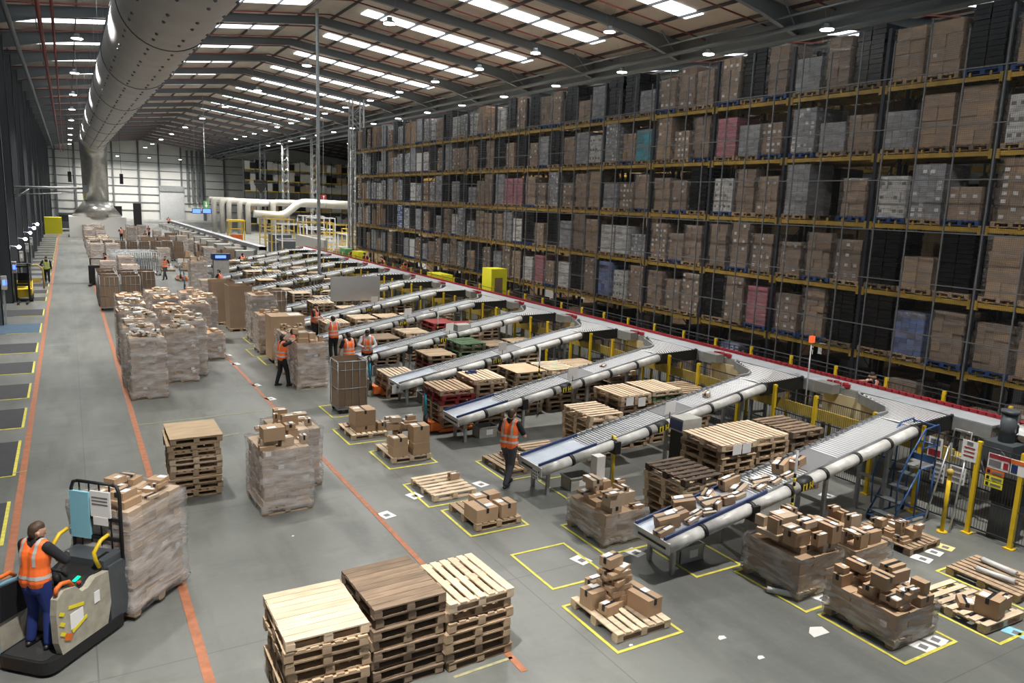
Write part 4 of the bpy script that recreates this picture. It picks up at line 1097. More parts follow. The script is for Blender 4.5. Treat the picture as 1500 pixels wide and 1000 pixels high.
# ---------------------------------------------------------------- wrapped loads
WL={}
def wrapped(x,y,h,label,rz=0,seed=1,cz=.13,mats='card_pale',open_top=True,z=0,W=1.0,L=1.2,group=None,wood='wood_mid',slope=0,amp=.022,cx=.26,cy=.3,detail=True,flm='film'):
    t=thing('wrapped_pallet_load',label,'pallet load',(x,y,z),rz,group)
    k=(seed,h,cz,mats,W,L,wood,detail)
    if k not in WL:
        r=random.Random(seed)
        d,s,b,bt=pal_parts('yslat',seed); m=MB()
        for q in (d,s,b,bt): m.add([(a*W,c*L/1.2,e) for a,c,e in q.v],q.f)
        pm_=m.mesh('pallet',[wood]); fixnormals(pm_)
        cm=carton_block(W-.03,L-.03,h-.145,cx,cy,cz,r,.035,labels=.12,gap=.005).mesh('carton_stack',[mats,'label','card_dark'])
        wm=wrap_mesh(W,L,h+.03,seed,z0=.05,open_top=open_top,amp=amp,slope=slope,nz=26 if detail else 12,n=56 if detail else 32).mesh('shrink_film',[flm])
        WL[k]=(pm_,cm,wm)
    for nm,me in zip(('pallet','carton_stack','shrink_film'),WL[k]): link(nm,me,t)
    return t
# near aisle loads
wrapped(3.44,15.15,1.30,'tall wrapped load topped with loose boxes beside the free-standing pallet stack',.04,3,.14)
pile(3.44,15.15,1.30,.98,1.16,15,'the wrapped load beside the free-standing stack',.04,seed=11,hmax=.18,maxz=.3)
carton(3.25,14.85,1.46,.42,.32,.26,'large plain tan box at the front left on the load beside the free-standing stack',.05,tape=False)
wrapped(3.98,16.35,1.28,'wrapped load standing close behind the tall one beside the free-standing stack',.03,4,.2)
pile(3.98,16.35,1.28,.98,1.16,9,'the wrapped load behind the tall one',.03,seed=12,hmax=.24,maxz=.26)
# load on the truck
lc=TW(1.95,0); wrapped(lc.x,lc.y,1.62,'tall wrapped load carried on the forks of the rider pallet truck',TH+PI/2,8,.15,z=.06,slope=.6,amp=.03,flm='film')
pile(lc.x,lc.y,1.68,.96,1.14,14,'the load on the rider pallet truck',TH+PI/2,seed=21,hmax=.12,flat=.3,maxz=.24)
# cluster by the left aisle
CL=[(1.82,25.3,1.88),(1.75,27.0,1.9),(2.0,28.9,1.92),(1.8,30.8,1.9),(1.95,33.0,1.88),(2.95,27.2,1.80),(3.37,27.95,1.93),(3.2,29.8,1.9),(3.1,31.9,1.85),(3.3,34.2,1.9),(4.15,32.3,1.9),(4.35,30.6,1.0),(4.65,33.9,1.92),(4.5,35.8,1.9),(3.2,36.5,1.9),(2.0,35.2,1.9)]
CN=['the nearest load of the left cluster', 'the second load along the orange line', 'the third load along the orange line', 'the fourth load along the orange line', 'the fifth load along the orange line', 'the load squeezed behind the cluster front', 'the near right load of the cluster', 'the load behind the near right one', 'the middle load of the cluster', 'the far middle load of the cluster', 'the load at the cluster right edge', 'the low load at the cluster right', 'the far right load of the cluster', 'the rear right load of the cluster', 'the rear middle load of the cluster', 'the rear left load of the cluster']
for i,(x,y,h) in enumerate(CL):
    wrapped(x,y,h,'wrapped pallet load of cartons, '+CN[i],random.uniform(-.05,.05),30+i%6,[.13,.16,.11][i%3],mats=['card_pale','card'][i%2],amp=.028)
    pile(x,y,h,.94,1.14,14 if i<8 else 9,CN[i],0,smin=.16,smax=.4,hmax=.10,flat=.7,seed=40+i,spread=.95,mats=('card_pale','card_pale','white_card'),tp=.25,jrz=.9,maxz=.22,mass=i>6)
# ---------------------------------------------------------------- pallets with boxes on the yellow squares
def sq(x,y,label,w=1.17,l=1.42,full=True,rz=0,mat_='yellow_line',open_=None):
    m=MB(); t_=.05
    rects=[(-w/2,-l/2,w/2,-l/2+t_),(-w/2,l/2-t_,w/2,l/2),(-w/2,-l/2,-w/2+t_,l/2),(w/2-t_,-l/2,w/2,l/2)]
    for k,(a,b,c,d) in enumerate(rects):
        if k==2 or k==3: b+=t_; d-=t_
        m.box(a,b,.002,c,d,.008)
    o=m.build('floor_marking',mat_,None,(x,y,0),rz); tag(o,label,'floor marking')
def sticker(px,py,label,w=.21,h=.297,rz=.3,mat_='paper',cat='floor sticker'):
    p=FL(px,py); m=MB(); m.box(-w/2,-h/2,.001,w/2,h/2,.005); o=m.build('floor_sticker',mat_,None,(p.x,p.y,.001),rz); tag(o,label,cat)
    m=MB(); m.box(-w*.25,-h*.25,.005,w*.2,h*.1,.007); m.build('printed_mark','print_grey',o)
sq(7.22*.985,10.79*.954,'empty yellow square taped on the floor behind the three near stacks')
pl=[]
def pp(x,y,label,kind='yslat',wood='wood_new',rz=0): pallet(x,y,.0005,label,kind,wood,rz)
# P2
sq(7.0,8.38,'yellow square around the near pallet with the tall parcel heap',1.25,1.45)
pp(7.02,8.45,'pale slatted pallet carrying the tall heap of parcels, nearest of the right floor','yslat','wood_new')
z=.146; d='x'
carton(6.72,8.72,z,.34,.28,.27,'box at the left edge of the near slatted pallet, beside the heap',.1); carton(6.78,8.42,z,.24,.2,.15,'small box in front of the left box on the near slatted pallet',.15)
carton(7.33,8.35,z,.30,.62,.26,'long box with a black tape band at the right of the near slatted pallet',.12,along=False)
for k,(dx,dy,a,b,h,rz) in enumerate([(0,0,.42,.34,.10,.1),(0,.02,.40,.34,.09,-.1),(.02,.0,.42,.3,.09,.15),(-.02,.03,.40,.36,.08,0),(.02,0,.38,.3,.09,.3),(-.01,.04,.46,.32,.05,-.2),(-.03,.0,.40,.30,.07,.1),(.03,.02,.32,.28,.05,.4)]):
    carton(7.05+dx,8.62+dy,z,a,b,h-.005,'worn %s parcel, %s from the bottom of the tall parcel heap'%('flat' if h<.1 else 'tan',['first','second','third','fourth','fifth','sixth','seventh','eighth'][k]),rz,mat_='card'); z+=h
carton(6.98,8.68,z,.3,.22,.15,'box crowning the tall heap on the near slatted pallet',.2)
carton(6.92,8.93,.146,.34,.2,.3,'upright box behind the tall heap on the near pallet',.1)
# P3
sq(6.88,12.66,'yellow square around the pallet with three taped boxes left of the empty square',1.3,1.4)
pp(6.92,12.72,'brown pallet carrying three taped boxes, beyond the empty square','yslat','wood_mid',.02)
z=.146
carton(6.68,12.42,z,.48,.5,.26,'large taped box front left on the brown pallet beyond the empty square',.05); carton(7.17,12.36,z,.36,.34,.27,'box front right on the brown pallet beyond the empty square',.08,along=False)
carton(7.05,12.98,z,.62,.26,.22,'long box at the back of the brown pallet beyond the empty square',.1,along=False)
carton(6.9,12.65,z,.3,.18,.14,'small box between the larger ones on the brown pallet beyond the empty square',.1)
# P4
sq(6.72,14.3,'yellow square around the pale slatted pallet with one small box',1.3,1.45)
pp(6.78,14.4,'pale slatted pallet with one small box on it','xslat','wood_new',.03); carton(7.1,14.55,.146,.22,.16,.14,'single small box at the back of the pale slatted pallet',.1)
sticker(650,718.5,'white paper lying on the pale slatted pallet'); D.objects[-1]
# P12 / P13
sq(6.5,18.9,'yellow square around the far pallet with one big cubic box',1.25,1.5)
pp(6.56,19.05,'pale pallet carrying one big cubic box and small parcels','yslat','wood_new')
z=.146; carton(6.5,18.95,z,.52,.62,.14,'flat box under the big cubic box',0); carton(6.5,18.95,z+.142,.56,.55,.42,'big cubic box on the far pallet beside the roll cage',0,along=False)
pile(6.56,19.35,z,.9,.45,5,'the pallet with the big cubic box',0,seed=61,hmax=.22); carton(6.95,18.75,z,.24,.3,.2,'small box right of the big cubic box',0)
sq(6.78,16.75,'yellow square around the crowded pallet of boxes',1.25,1.45)
pp(6.86,16.95,'pale pallet crowded with boxes in front of the teal pallet jack','yslat','wood_new')
z=.146
carton(6.58,16.56,z,.38,.34,.24,'front left lower box on the crowded pallet',.0,tape=False); carton(6.58,16.56,z+.241,.36,.34,.22,'front left upper box on the crowded pallet',.02,along=False)
carton(7.11,16.52,z,.44,.32,.14,'front right bottom box on the crowded pallet',.0,tape=False,lab=False); carton(7.11,16.52,z+.141,.42,.32,.14,'front right middle box on the crowded pallet',.0,tape=False); carton(7.13,16.6,z+.283,.42,.36,.4,'tall box standing on top at the front right of the crowded pallet',.0,along=False)
pile(6.82,17.12,z,.92,.75,14,'the crowded pallet before the teal jack',0,seed=62,hmax=.22)
# P14
pp(8.93,15.1,'brown pallet with a few parcels behind the walking man','yslat','wood_mid',.03); pile(8.95,15.15,.146,.75,.9,8,'the brown pallet behind the walking man',0,seed=63,hmax=.14)
sq(8.9,15.0,'yellow floor lines around the pallet behind the walking man',1.3,1.5)
# P5 half height wrapped, heaped
def halfload(x,y,h,desc,seed,n,rz=0,hm=.26,W=1.0,L=1.2,cy=.42,smax=.5,mz=.46):
    wrapped(x,y,h,desc+', heaped with boxes',rz,seed,.30,mats='card',W=W,L=L,cx=.36,cy=cy,amp=.02,flm='film')
    pile(x,y,h,W-.04,L-.04,n,'the '+desc,rz,smin=.18,smax=smax,hmax=hm,seed=seed*3+1,flat=.15,mats=('card','card','card_pale'),tp=.85,jrz=.12,maxz=mz)
sq(8.72,10.95,'yellow square around the low wrapped load left of the nearest spur conveyor',1.3,1.5)
halfload(8.72,11.07,.62,'low wrapped load left of the nearest spur',71,15,hm=.28)
carton(8.78,11.52,.9,.2,.2,.5,'tall white box standing on the low wrapped load left of the nearest spur',.0,mat_='white_card',tape=False,lab=False,name='white_box')
sq(10.42,7.98,'yellow square around the big wrapped load in front of the nearest spur',1.3,1.55)
halfload(10.43,8.1,.70,'big wrapped load in front of the nearest spur',72,17,hm=.3,smax=.62)
sq(12.0,8.1,'yellow square around the small wrapped load by the blue steps',1.35,1.4)
halfload(12.0,8.22,.48,'small wrapped load near the blue steps',73,10,hm=.34,smax=.6)
sq(10.53,6.35,'yellow square around the wrapped load at the near right',1.3,1.5)
halfload(10.55,6.5,.52,'wrapped load at the near right edge',74,18,hm=.2,smax=.55)
sq(12.3,6.0,'yellow square around the pale pallet at the right edge',1.25,1.5)
pp(12.28,6.1,'pale slatted pallet with three boxes at the right edge of the photo','xslat','wood_new',-.03)
z=.146; carton(12.18,5.72,z,.3,.34,.3,'upright box with black tape at the front of the pale right-edge pallet',.15,along=True); carton(12.1,6.05,z,.32,.22,.1,'flat parcel in the middle of the pale right-edge pallet',.7,lab=True); carton(12.6,5.75,z,.3,.17,.18,'small box at the right corner of the pale right-edge pallet',.1)
sq(13.75,6.35,'yellow floor line around the brown pallet at the far right edge',1.25,1.6)
pp(13.72,6.42,'brown slatted pallet with film rolls at the far right edge','yslat','wood_mid',.02)
def roll(x,y,z,rz,label,L=.55):
    t=thing('film_roll',label,'film roll',(x,y,z),rz); m=MB(); m.cyl((-L/2,0,0),(L/2,0,0),.05,14); m.build('film','white_paint',t); m=MB(); m.cyl((-L/2-.05,0,0),(L/2+.05,0,0),.022,10); m.build('core_tube','card',t)
roll(13.55,6.35,.197,1.7,'white film roll lying on the brown pallet at the right edge, left one',.6); roll(13.95,6.5,.197,1.5,'white film roll lying on the brown pallet at the right edge, right one',.6)
p=FL(1146,872); roll(p.x,p.y,.052,-.95,'white stretch film roll lying on the floor in front of the big wrapped load',.5)
pp(13.72,8.32,'brown pallet heaped with small parcels in front of the blue steps','yslat','wood_mid',.03); pile(13.62,8.3,.146,.72,.9,20,'the pallet in front of the blue steps',0,seed=81,hmax=.16,smax=.34)
for i,(px,py,mt) in enumerate([(320,845/1,None)][:0]): pass
ST=[(566,754,'paper','left of the slatted pallet, on the orange line'),(607,726,'paper','at the left corner of the pale slatted pallet'),(704,709,'paper','right of the pale slatted pallet'),(851,820,'paper','at the right edge of the empty yellow square'),(930,809,'paper','in front of the nearest spur conveyor'),(333,520,'paper','along the orange line, farthest of four'),(345,533,'paper','along the orange line, third nearest'),(375,564,'paper','along the orange line, second nearest'),(396,584,'paper','along the orange line, nearest of four'),(539,597,'paper','right of the tall roll cage'),(1350,818,'paper','in front of the pallet by the blue steps, left sheet'),(1366,808,'paper','in front of the pallet by the blue steps, middle sheet'),(1383,801,'paper_yellow','in front of the pallet by the blue steps, yellow one'),(1320,846,'paper','right of the small wrapped load'),(1205,876,'paper','right of the big wrapped load'),(1350,946,'paper','right of the near right wrapped load, front sheet'),(1368,936,'paper','right of the near right wrapped load, rear sheet'),(1487,926,'paper_blue','blue, at the right edge by the pale pallet'),(1212,726,'paper','behind the nearest spur, on the floor'),(1040,738,'paper','under the nearest spur')]
for px,py,mt,ds in ST: sticker(px,py,'floor sticker '+ds,.26,.33,.25,mt)
for px,py,ds,s in [(1197,925,'large pale scrap of paper on the floor at the right',.3),(1114,963,'small torn scrap of paper on the near floor',.1),(1057,934,'thin white strip lying on the near floor',.12),(429,785,'tiny white scrap on the floor left of the near stacks',.04),(924,945,'crumpled scrap beside the near slatted pallet',.06)]:
    p=FL(px,py); m=MB(); m.prism([(-s*.6,-s*.3),(s*.5,-s*.35),(s*.6,s*.2),(0,s*.45),(-s*.5,s*.1)],.001,.006,'z'); o=m.build('paper_scrap','paper' if s<.2 else 'clad_white',None,(p.x,p.y,.001)); tag(o,ds,'litter')
# crates under the spur ends
def crate(x,y,label,rz=0,paper=True):
    t=thing('plastic_crate',label,'crate',(x,y,0),rz); m=MB(); w,l,h=.56,.38,.3; tk=.015
    for a,b,c,d in ((-w/2,-l/2,w/2,-l/2+tk),(-w/2,l/2-tk,w/2,l/2),(-w/2,-l/2,-w/2+tk,l/2),(w/2-tk,-l/2,w/2,l/2)): m.box(a,b,.01,c,d,h)
    m.box(-w/2,-l/2,.0,w/2,l/2,.012)
    for a,b,c,d in ((-w/2-.02,-l/2-.02,w/2+.02,-l/2),(-w/2-.02,l/2,w/2+.02,l/2+.02),(-w/2-.02,-l/2,-w/2,l/2),(w/2,-l/2,w/2+.02,l/2)): m.box(a,b,h-.03,c,d,h)
    m.build('tub','crate_grey',t)
    if paper: m=MB(); m.box(-.05,-l/2-.006,.08,.14,-l/2-.001,.22); m.build('paper_label','label',t)
for i,(x,y) in enumerate([(9.35,9.55),(9.55,13.3),(9.45,17.5),(9.5,21.45),(9.5,25.5)]): crate(x,y,'grey plastic crate on the floor under the low end of the %s spur conveyor'%SN[i])
sq(9.55,9.5,'yellow floor lines under the nearest spur conveyor',1.1,1.3); sq(9.6,12.35,'yellow floor lines between the low load and the second spur',.9,.8,mat_='yellow_line'); sq(9.5,13.4,'yellow floor lines under the second spur conveyor',1.1,1.2)
sq(6.83,21.4,'yellow square around the tall roll cage',1.25,1.4)
# parcels on the nearest spur
r=random.Random(3)
SPB=[(.35,-.05,.30,.2,.17,'large taped box at the very end'),(.15,-.2,.26,.14,.08,'small brown packet at the very end'),(.62,.0,.26,.2,.13,'box second from the end'),(.95,-.12,.22,.12,.05,'white envelope near the end'),(.75,-.22,.2,.1,.05,'flat packet near the end'),(1.15,-.22,.18,.14,.05,'flat small parcel near the end'),(.95,.2,.3,.2,.18,'box against the far rail'),(1.35,-.2,.14,.1,.12,'small upright box'),(1.45,.05,.3,.28,.06,'wide flat parcel'),(1.65,-.18,.16,.12,.12,'small box with white label'),(1.55,.24,.22,.12,.09,'small box against the far rail'),(1.95,-.12,.18,.14,.05,'flat light packet'),(2.15,.05,.26,.18,.06,'flat parcel in the middle'),(2.1,.24,.3,.14,.17,'taller box against the far rail'),(2.45,-.15,.2,.14,.04,'flat packet by the near rail'),(2.65,.0,.28,.2,.05,'crumpled wide parcel'),(2.8,-.2,.18,.12,.05,'small flat packet'),(3.25,.05,.26,.18,.17,'box with black tape higher up'),(3.15,-.2,.2,.12,.04,'flat packet by the yellow mark'),(3.5,-.02,.16,.18,.14,'box second of the upper group'),(3.68,.0,.16,.16,.13,'box last of the upper group')]
for x,y,a,b,h,dsc in SPB:
    o=carton(X0+x,SY[0]+y,sz(X0+x)+.003,a*1.3,b*1.3,h*1.15,dsc+' lying on the nearest spur conveyor',r.uniform(-.5,.5),mat_='card' if h>.06 else 'card_pale')
    o.rotation_mode='XYZ'; o.matrix_world=Matrix.Translation(o.location)@Matrix.Rotation(-math.atan(SL),4,'Y')@Matrix.Rotation(o.rotation_euler.z,4,'Z')
for sp,x,nm in ((1,5.1,'small white parcel riding up on the second spur conveyor'),(2,4.9,'flat pale parcel riding on the third spur conveyor'),(4,4.3,'flat pale parcel riding on the fifth spur conveyor'),(5,4.8,'flat pale parcel riding on the sixth spur conveyor')):
    o=carton(X0+x,SY[sp],sz(X0+x)+.003,.2,.14,.1 if sp==1 else .04,nm,.5,mat_='card_pale'); o.matrix_world=Matrix.Translation(o.location)@Matrix.Rotation(-math.atan(SL),4,'Y')@Matrix.Rotation(.5,4,'Z')
# ---------------------------------------------------------------- stacks between the spurs
BN=['past the nearest spur','past the second spur','past the third spur','past the fourth spur','past the fifth spur','past the sixth spur','past the seventh spur']
stack(10.65,11.1,7,'the low dark-slatted stack '+BN[0],top=('xslat','wood_dark'),rest='wood_new')
stack(11.95,11.45,10,'the stack with paper signs '+BN[0],top=('yslat','wood_new'),rest='wood_mid')
stack(13.02,11.5,10,'the red-cornered stack '+BN[0],top=('yslat','wood_new'),rest='wood_mid')
stack(14.15,11.5,10,'the grey-slatted stack '+BN[0],top=('xslat','wood_old'),rest='wood_old')
for i,(x,y) in enumerate(((12.35,10.88),(12.62,10.88))): m=MB(); m.cb((0,0,0),(.25,.006,.22)); tag(m.build('paper_sign','paper',None,(11.83+i*.28,10.80,1.33)),'white paper sign fixed to the stack %s, %s one'%(BN[0],'left' if i==0 else 'right'),'sign')
stack(11.3,15.2,8,'the pale stack beside the second spur',top=('xslat','wood_new'),rest='wood_new')
stack(12.55,15.6,10,'the stack with two papers '+BN[1],top=('yslat','wood_new'),rest='wood_mid')
stack(13.68,15.7,10,'the stack with a green pallet '+BN[1],top=('yslat','wood_new'),rest='wood_mid',special={1:('yslat','wood_green')})
stack(14.8,15.7,9,'the grey stack nearest the fence '+BN[1],top=('xslat','wood_mid'),rest='wood_old')
for i in range(2): m=MB(); m.cb((0,0,0),(.24,.006,.24)); tag(m.build('paper_sign','paper',None,(12.33+i*.4,14.985-.0,1.30-.06*i)),'white paper sign fixed to the stack %s, %s one'%(BN[1],'left' if i==0 else 'right'),'sign')
pp(10.1,15.5,'single brown pallet on the floor beside the pale stack','xslat','wood_mid')
stack(8.98,18.85,8,'the red-brown stack held by the second blue jack',top=('yslat','wood_mid'),rest='wood_mid',special={1:('yslat','wood_red'),2:('xslat','wood_red')})
zt=stack(10.15,19.1,9,'the stack with a blue cloth '+BN[2],top=('yslat','wood_new'),rest='wood_mid')
m=MB(); m.cb((0,0,.02),(.3,.2,.04)); m.cb((.05,.02,.05),(.18,.14,.03),rz=.4); tag(m.build('blue_cloth','blue_rail',None,(9.95,19.4,zt)),'crumpled blue cloth on a pallet stack','cloth')
stack(11.7,19.5,9,'the plywood stack by the hazard-striped pole',top=('ply','wood_new'),rest='wood_mid')
stack(12.85,19.5,9,'the pale slatted stack behind the hazard-striped pole',top=('xslat','wood_new'),rest='wood_mid')
stack(13.9,19.5,9,'the brown stack near the fence '+BN[2],top=('closed','wood_mid'),rest='wood_old')
stack(14.8,19.0,8,'the pale stack at the fence '+BN[2],top=('xslat','wood_new'),rest='wood_old')
stack(8.95,22.75,5,'the pale low stack held by the first blue jack',top=('yslat','wood_new'),rest='wood_mid')
stack(10.6,23.3,8,'the brown boarded stack '+BN[3],top=('closed','wood_mid'),rest='wood_old',special={2:('xslat','wood_red')})
stack(12.15,24.2,9,'the green-topped stack '+BN[3],top=('xslat','wood_green'),rest='wood_green')
stack(13.3,24.2,8,'the grey boarded stack '+BN[3],top=('closed','wood_old'),rest='wood_old',single=True)
stack(14.5,24.3,8,'the dark stack near the fence '+BN[3],top=('closed','wood_mid'),rest='wood_old',single=True)
stack(10.2,27.5,7,'the brown boarded stack '+BN[4],top=('ply','wood_old'),rest='wood_old',single=True)
stack(11.5,27.6,8,'the pale slatted stack '+BN[4],top=('xslat','wood_new'),rest='wood_mid',single=True)
stack(12.75,27.8,10,'the red-topped stack '+BN[4],top=('closed','wood_red'),rest='wood_mid',single=True,special={1:('xslat','wood_red')})
stack(13.9,27.8,9,'the second red-topped stack '+BN[4],top=('closed','wood_red'),rest='wood_old',single=True)
stack(14.9,27.8,9,'the grey stack at the fence '+BN[4],top=('xslat','wood_old'),rest='wood_old',single=True)
stack(9.6,31.6,7,'the pale slatted stack behind the parcel-holding man',top=('yslat','wood_new'),rest='wood_new',single=True)
for j,(x,k,w) in enumerate([(10.8,'xslat','wood_new'),(12.0,'ply','wood_mid'),(13.2,'ply','wood_mid'),(14.5,'xslat','wood_old')]): stack(x,31.6,8,'the %s stack from the left %s'%(ORD[j+1],BN[5]),top=(k,w),rest='wood_mid',single=True)
tot=0
rs=random.Random(17)
mass=MB()
for b in range(6,13):
    yb=SY[b]+2.05
    for j,x in enumerate((10.2,11.5,12.8,14.2)):
        k,w=rs.choice([('ply','wood_new'),('xslat','wood_new'),('closed','wood_new'),('ply','wood_mid'),('yslat','wood_new'),('yslat','wood_mid')])
        n=rs.choice([6,7,8,9]) if b<9 else rs.choice([8,9])
        if rs.random()<.1: continue
        if b<6: stack(x,yb+rs.uniform(-.2,.2),n,'the %s stack from the left, %s spur bay'%(ORD[j] if j else 'first',SN[b]),top=(k,w),rest='wood_mid',single=True)
        else:
            z=0; xx=x; yy=yb+rs.uniform(-.2,.2)
            for q in range(n):
                if q==n-1: pallet(xx,yy,z,'%s %s pallet topping the %s stack from the left in the %s spur bay'%(NAMEW[w],NAMEK[k],ORD[j] if j else 'first',SN[b]),k,w,0,True,'pallets on top of far stacks')
                else:
                    d_,s_,b_,t_=pal_parts('yslat',q)
                    for zz,src in ((0,d_),(0,b_),(0,t_)): mass.add([(a+xx,c+yy,e+z) for a,c,e in src.v],src.f)
                z+=.1445
tag(mass.build('stacked_pallets','wood_mid'),'mass of stacked pallets below the top ones in the far spur bays','pallets',None,'stuff')
# ---------------------------------------------------------------- rider pallet truck (local x = forward)
t=thing('rider_pallet_truck','cream and black rider pallet truck with orange grab handles, lower left','pallet truck',(TC.x,TC.y,0),TH)
def rbox(m,x0,y0,z0,x1,y1,z1,r=.06,mi=0):
    pts=[]
    for cx,cy,a0 in ((x1-r,y1-r,0),(x0+r,y1-r,90),(x0+r,y0+r,180),(x1-r,y0+r,270)):
        for k in range(5): a=math.radians(a0+k*22.5); pts.append((cx+r*math.cos(a),cy+r*math.sin(a)))
    m.prism(pts,z0,z1,'z',mi)
m=MB(); rbox(m,-.12,-.43,.05,1.32,.43,.22,.16); m.build('chassis','black',t)
m=MB(); rbox(m,-.08,-.32,.20,.48,.32,.225,.06); m.build('platform','rubber',t)
m=MB(); m.prism([(.12,.22),(.92,.22),(1.0,.5),(.98,.98),(.74,1.0),(.60,.92),(.50,.92),(.40,1.04),(.20,1.08),(.09,1.0),(.06,.8),(.07,.4)],-.43,-.33,'y'); spn=m.build('side_panel','cream_truck',t)
m=MB(); m.prism([(-.10,.22),(.98,.22),(.98,.96),(.62,.92),(.50,.90),(.36,1.12),(-.04,1.15),(-.12,1.05)],.34,.42,'y'); m.build('side_panel','pale_blue',t)
m=MB(); m.prism([(-.08,.66),(.34,.66),(.34,1.09),(-.04,1.13)],.30,.34,'y'); m.build('backrest_pad','black',t)
m=MB(); m.prism([(-.08,.24),(.40,.24),(.40,.64),(-.08,.64)],.325,.34,'y'); m.build('inner_panel','cream_truck',t)
m=MB(); m.tube([(-.10,.38,1.06),(-.09,.38,1.17),(.0,.38,1.22),(.18,.38,1.22),(.26,.38,1.14)],.028,8); m.build('top_handle','orange',t)
m=MB(); m.prism([(.50,.22),(.98,.22),(.98,.96),(.76,.98),(.56,.86)],-.33,.33,'y'); m.build('console_body','cream_truck',t)
m=MB(); m.prism([(.48,.82),(.54,.92),(.68,.96),(.95,1.03),(.95,.98),(.58,.84)],-.34,.34,'y'); m.cyl((.58,.02,.9),(.55,.02,1.08),.05,10); m.tube([(.50,-.2,1.10),(.54,-.08,1.13),(.54,.1,1.13),(.50,.22,1.10)],.022,8); csl=m.build('console','black',t)
m=MB(); m.cb((.66,-.2,.985),(.10,.045,.01),0,ry=-.25); m.build('display','led_green',csl)
m=MB(); m.cyl((.60,-.29,.95),(.60,-.29,.99),.03,10); m.build('stop_button','red',csl)
m=MB(); m.box(1.0,-.42,.2,1.36,.42,1.02); m.box(.96,-.38,1.0,1.36,.38,1.12); m.build('battery_housing','motor_grey',t)
m=MB()
for y in (-.40,.40): m.tube([(1.30,y,1.0),(1.30,y,1.98),(1.30,y*.9,2.08),(1.30,y*.7,2.1)],.025,8)
m.tube([(1.30,-.3,2.1),(1.30,.3,2.1)],.025,8)
for y in (-.22,-.05,.12,.28): m.cyl((1.32,y,1.1),(1.32,y,2.1),.013,6)
for z in (1.25,1.55): m.box(1.29,-.4,z,1.33,.4,z+.05)
m.build('load_guard','black',t)
for s in (-1,1):
    m=MB(); m.tube([(.92,s*.34,1.05),(.86,s*.34,1.18),(.84,s*.34,1.30),(.98,s*.34,1.42),(1.12,s*.34,1.44)],.028,8); m.build('grab_handle','yellow',t)
m=MB(); m.tube([(.12,-.38,1.05),(.14,-.38,1.13),(.22,-.38,1.16),(.34,-.38,1.13),(.40,-.38,1.04)],.03,8); m.build('grab_handle','orange',t)
m=MB(); m.box(1.24,-.28,1.62,1.27,.04,2.0); m.box(1.235,-.24,1.50,1.245,.0,1.62); psh=m.build('paper_sheet','paper',t)
m=MB(); 
for q in range(3): m.box(1.236,-.25,1.90-q*.05,1.239,.01,1.92-q*.05)
m.build('printed_lines','print_grey',psh)
m=MB(); m.box(1.27,.1,1.25,1.31,.42,1.95); m.build('blue_board','paper_blue',t)
m=MB(); m.cb((.38,-.436,.60),(.22,.006,.22),0); m.build('sticker','label',spn); m=MB(); m.cb((.74,-.436,.72),(.1,.006,.16)); m.build('sticker','label',spn)
m=MB(); m.cb((.38,-.438,.78),(.26,.006,.045),ry=.25); m.cb((.42,-.438,.50),(.28,.006,.045),ry=-.35)
for q in range(3): m.cb((.14,-.438,.5+q*.14),(.08,.006,.05),ry=.6)
m.build('hazard_tape','hazard',spn)
m=MB(); m.cb((.22,-.44,.42),(.12,.006,.09),ry=.5); m.build('orange_sticker','orange',spn)
m=MB()
for y in (-.27,.27): m.box(1.36,y-.09,.055,2.6,y+.09,.06)
m.build('fork','orange',t)
m=MB(); m.cyl((.9,-.1,.12),(.9,.1,.12),.12,14); m.cyl((.1,-.4,.07),(.1,-.3,.07),.07,12); m.cyl((.1,.3,.07),(.1,.4,.07),.07,12); m.build('wheel','rubber',t)
# ---------------------------------------------------------------- hand pallet jacks
def jack(x,y,rz,label,col='pump_teal'):
    t=thing('pallet_jack',label,'pallet jack',(x,y,0),rz)
    m=MB(); m.prism([(-.05,.1),(.25,.1),(.3,.22),(.1,.34),(-.05,.34)],-.22,.22,'y'); m.build('body','orange',t)
    m=MB(); 
    for s in (-1,1): m.box(.2,s*.2-.08,.05,1.25,s*.2+.08,.10)
    m.build('fork','orange',t)
    m=MB(); m.cyl((-.1,-.06,.1),(-.1,-.02,.1),.1,14); m.cyl((-.1,.02,.1),(-.1,.06,.1),.1,14); m.build('steer_wheel','crate_grey',t)
    m=MB(); m.cyl((-.1,0,.18),(-.1,0,.5),.06,12); m.build('pump','black',t)
    m=MB(); m.tube([(-.1,0,.45),(-.12,0,1.1)],.035,10); m.build('shaft',col,t)
    m=MB(); m.tube([(-.12,0,1.08),(-.12,-.12,1.16),(-.13,-.13,1.26),(-.13,0,1.30),(-.13,.13,1.26),(-.12,.12,1.16),(-.12,0,1.08)],.018,8); m.build('handle_loop','black',t)
jack(8.17,18.35,0.05,'orange hand pallet jack with a teal shaft beside the end of the third spur conveyor'); jack(8.15,22.7,.05,'orange hand pallet jack with a teal shaft beside the end of the fourth spur conveyor')
jack(6.7,58.0,.5,'red hand pallet jack pulled by the man in the far aisle'); 
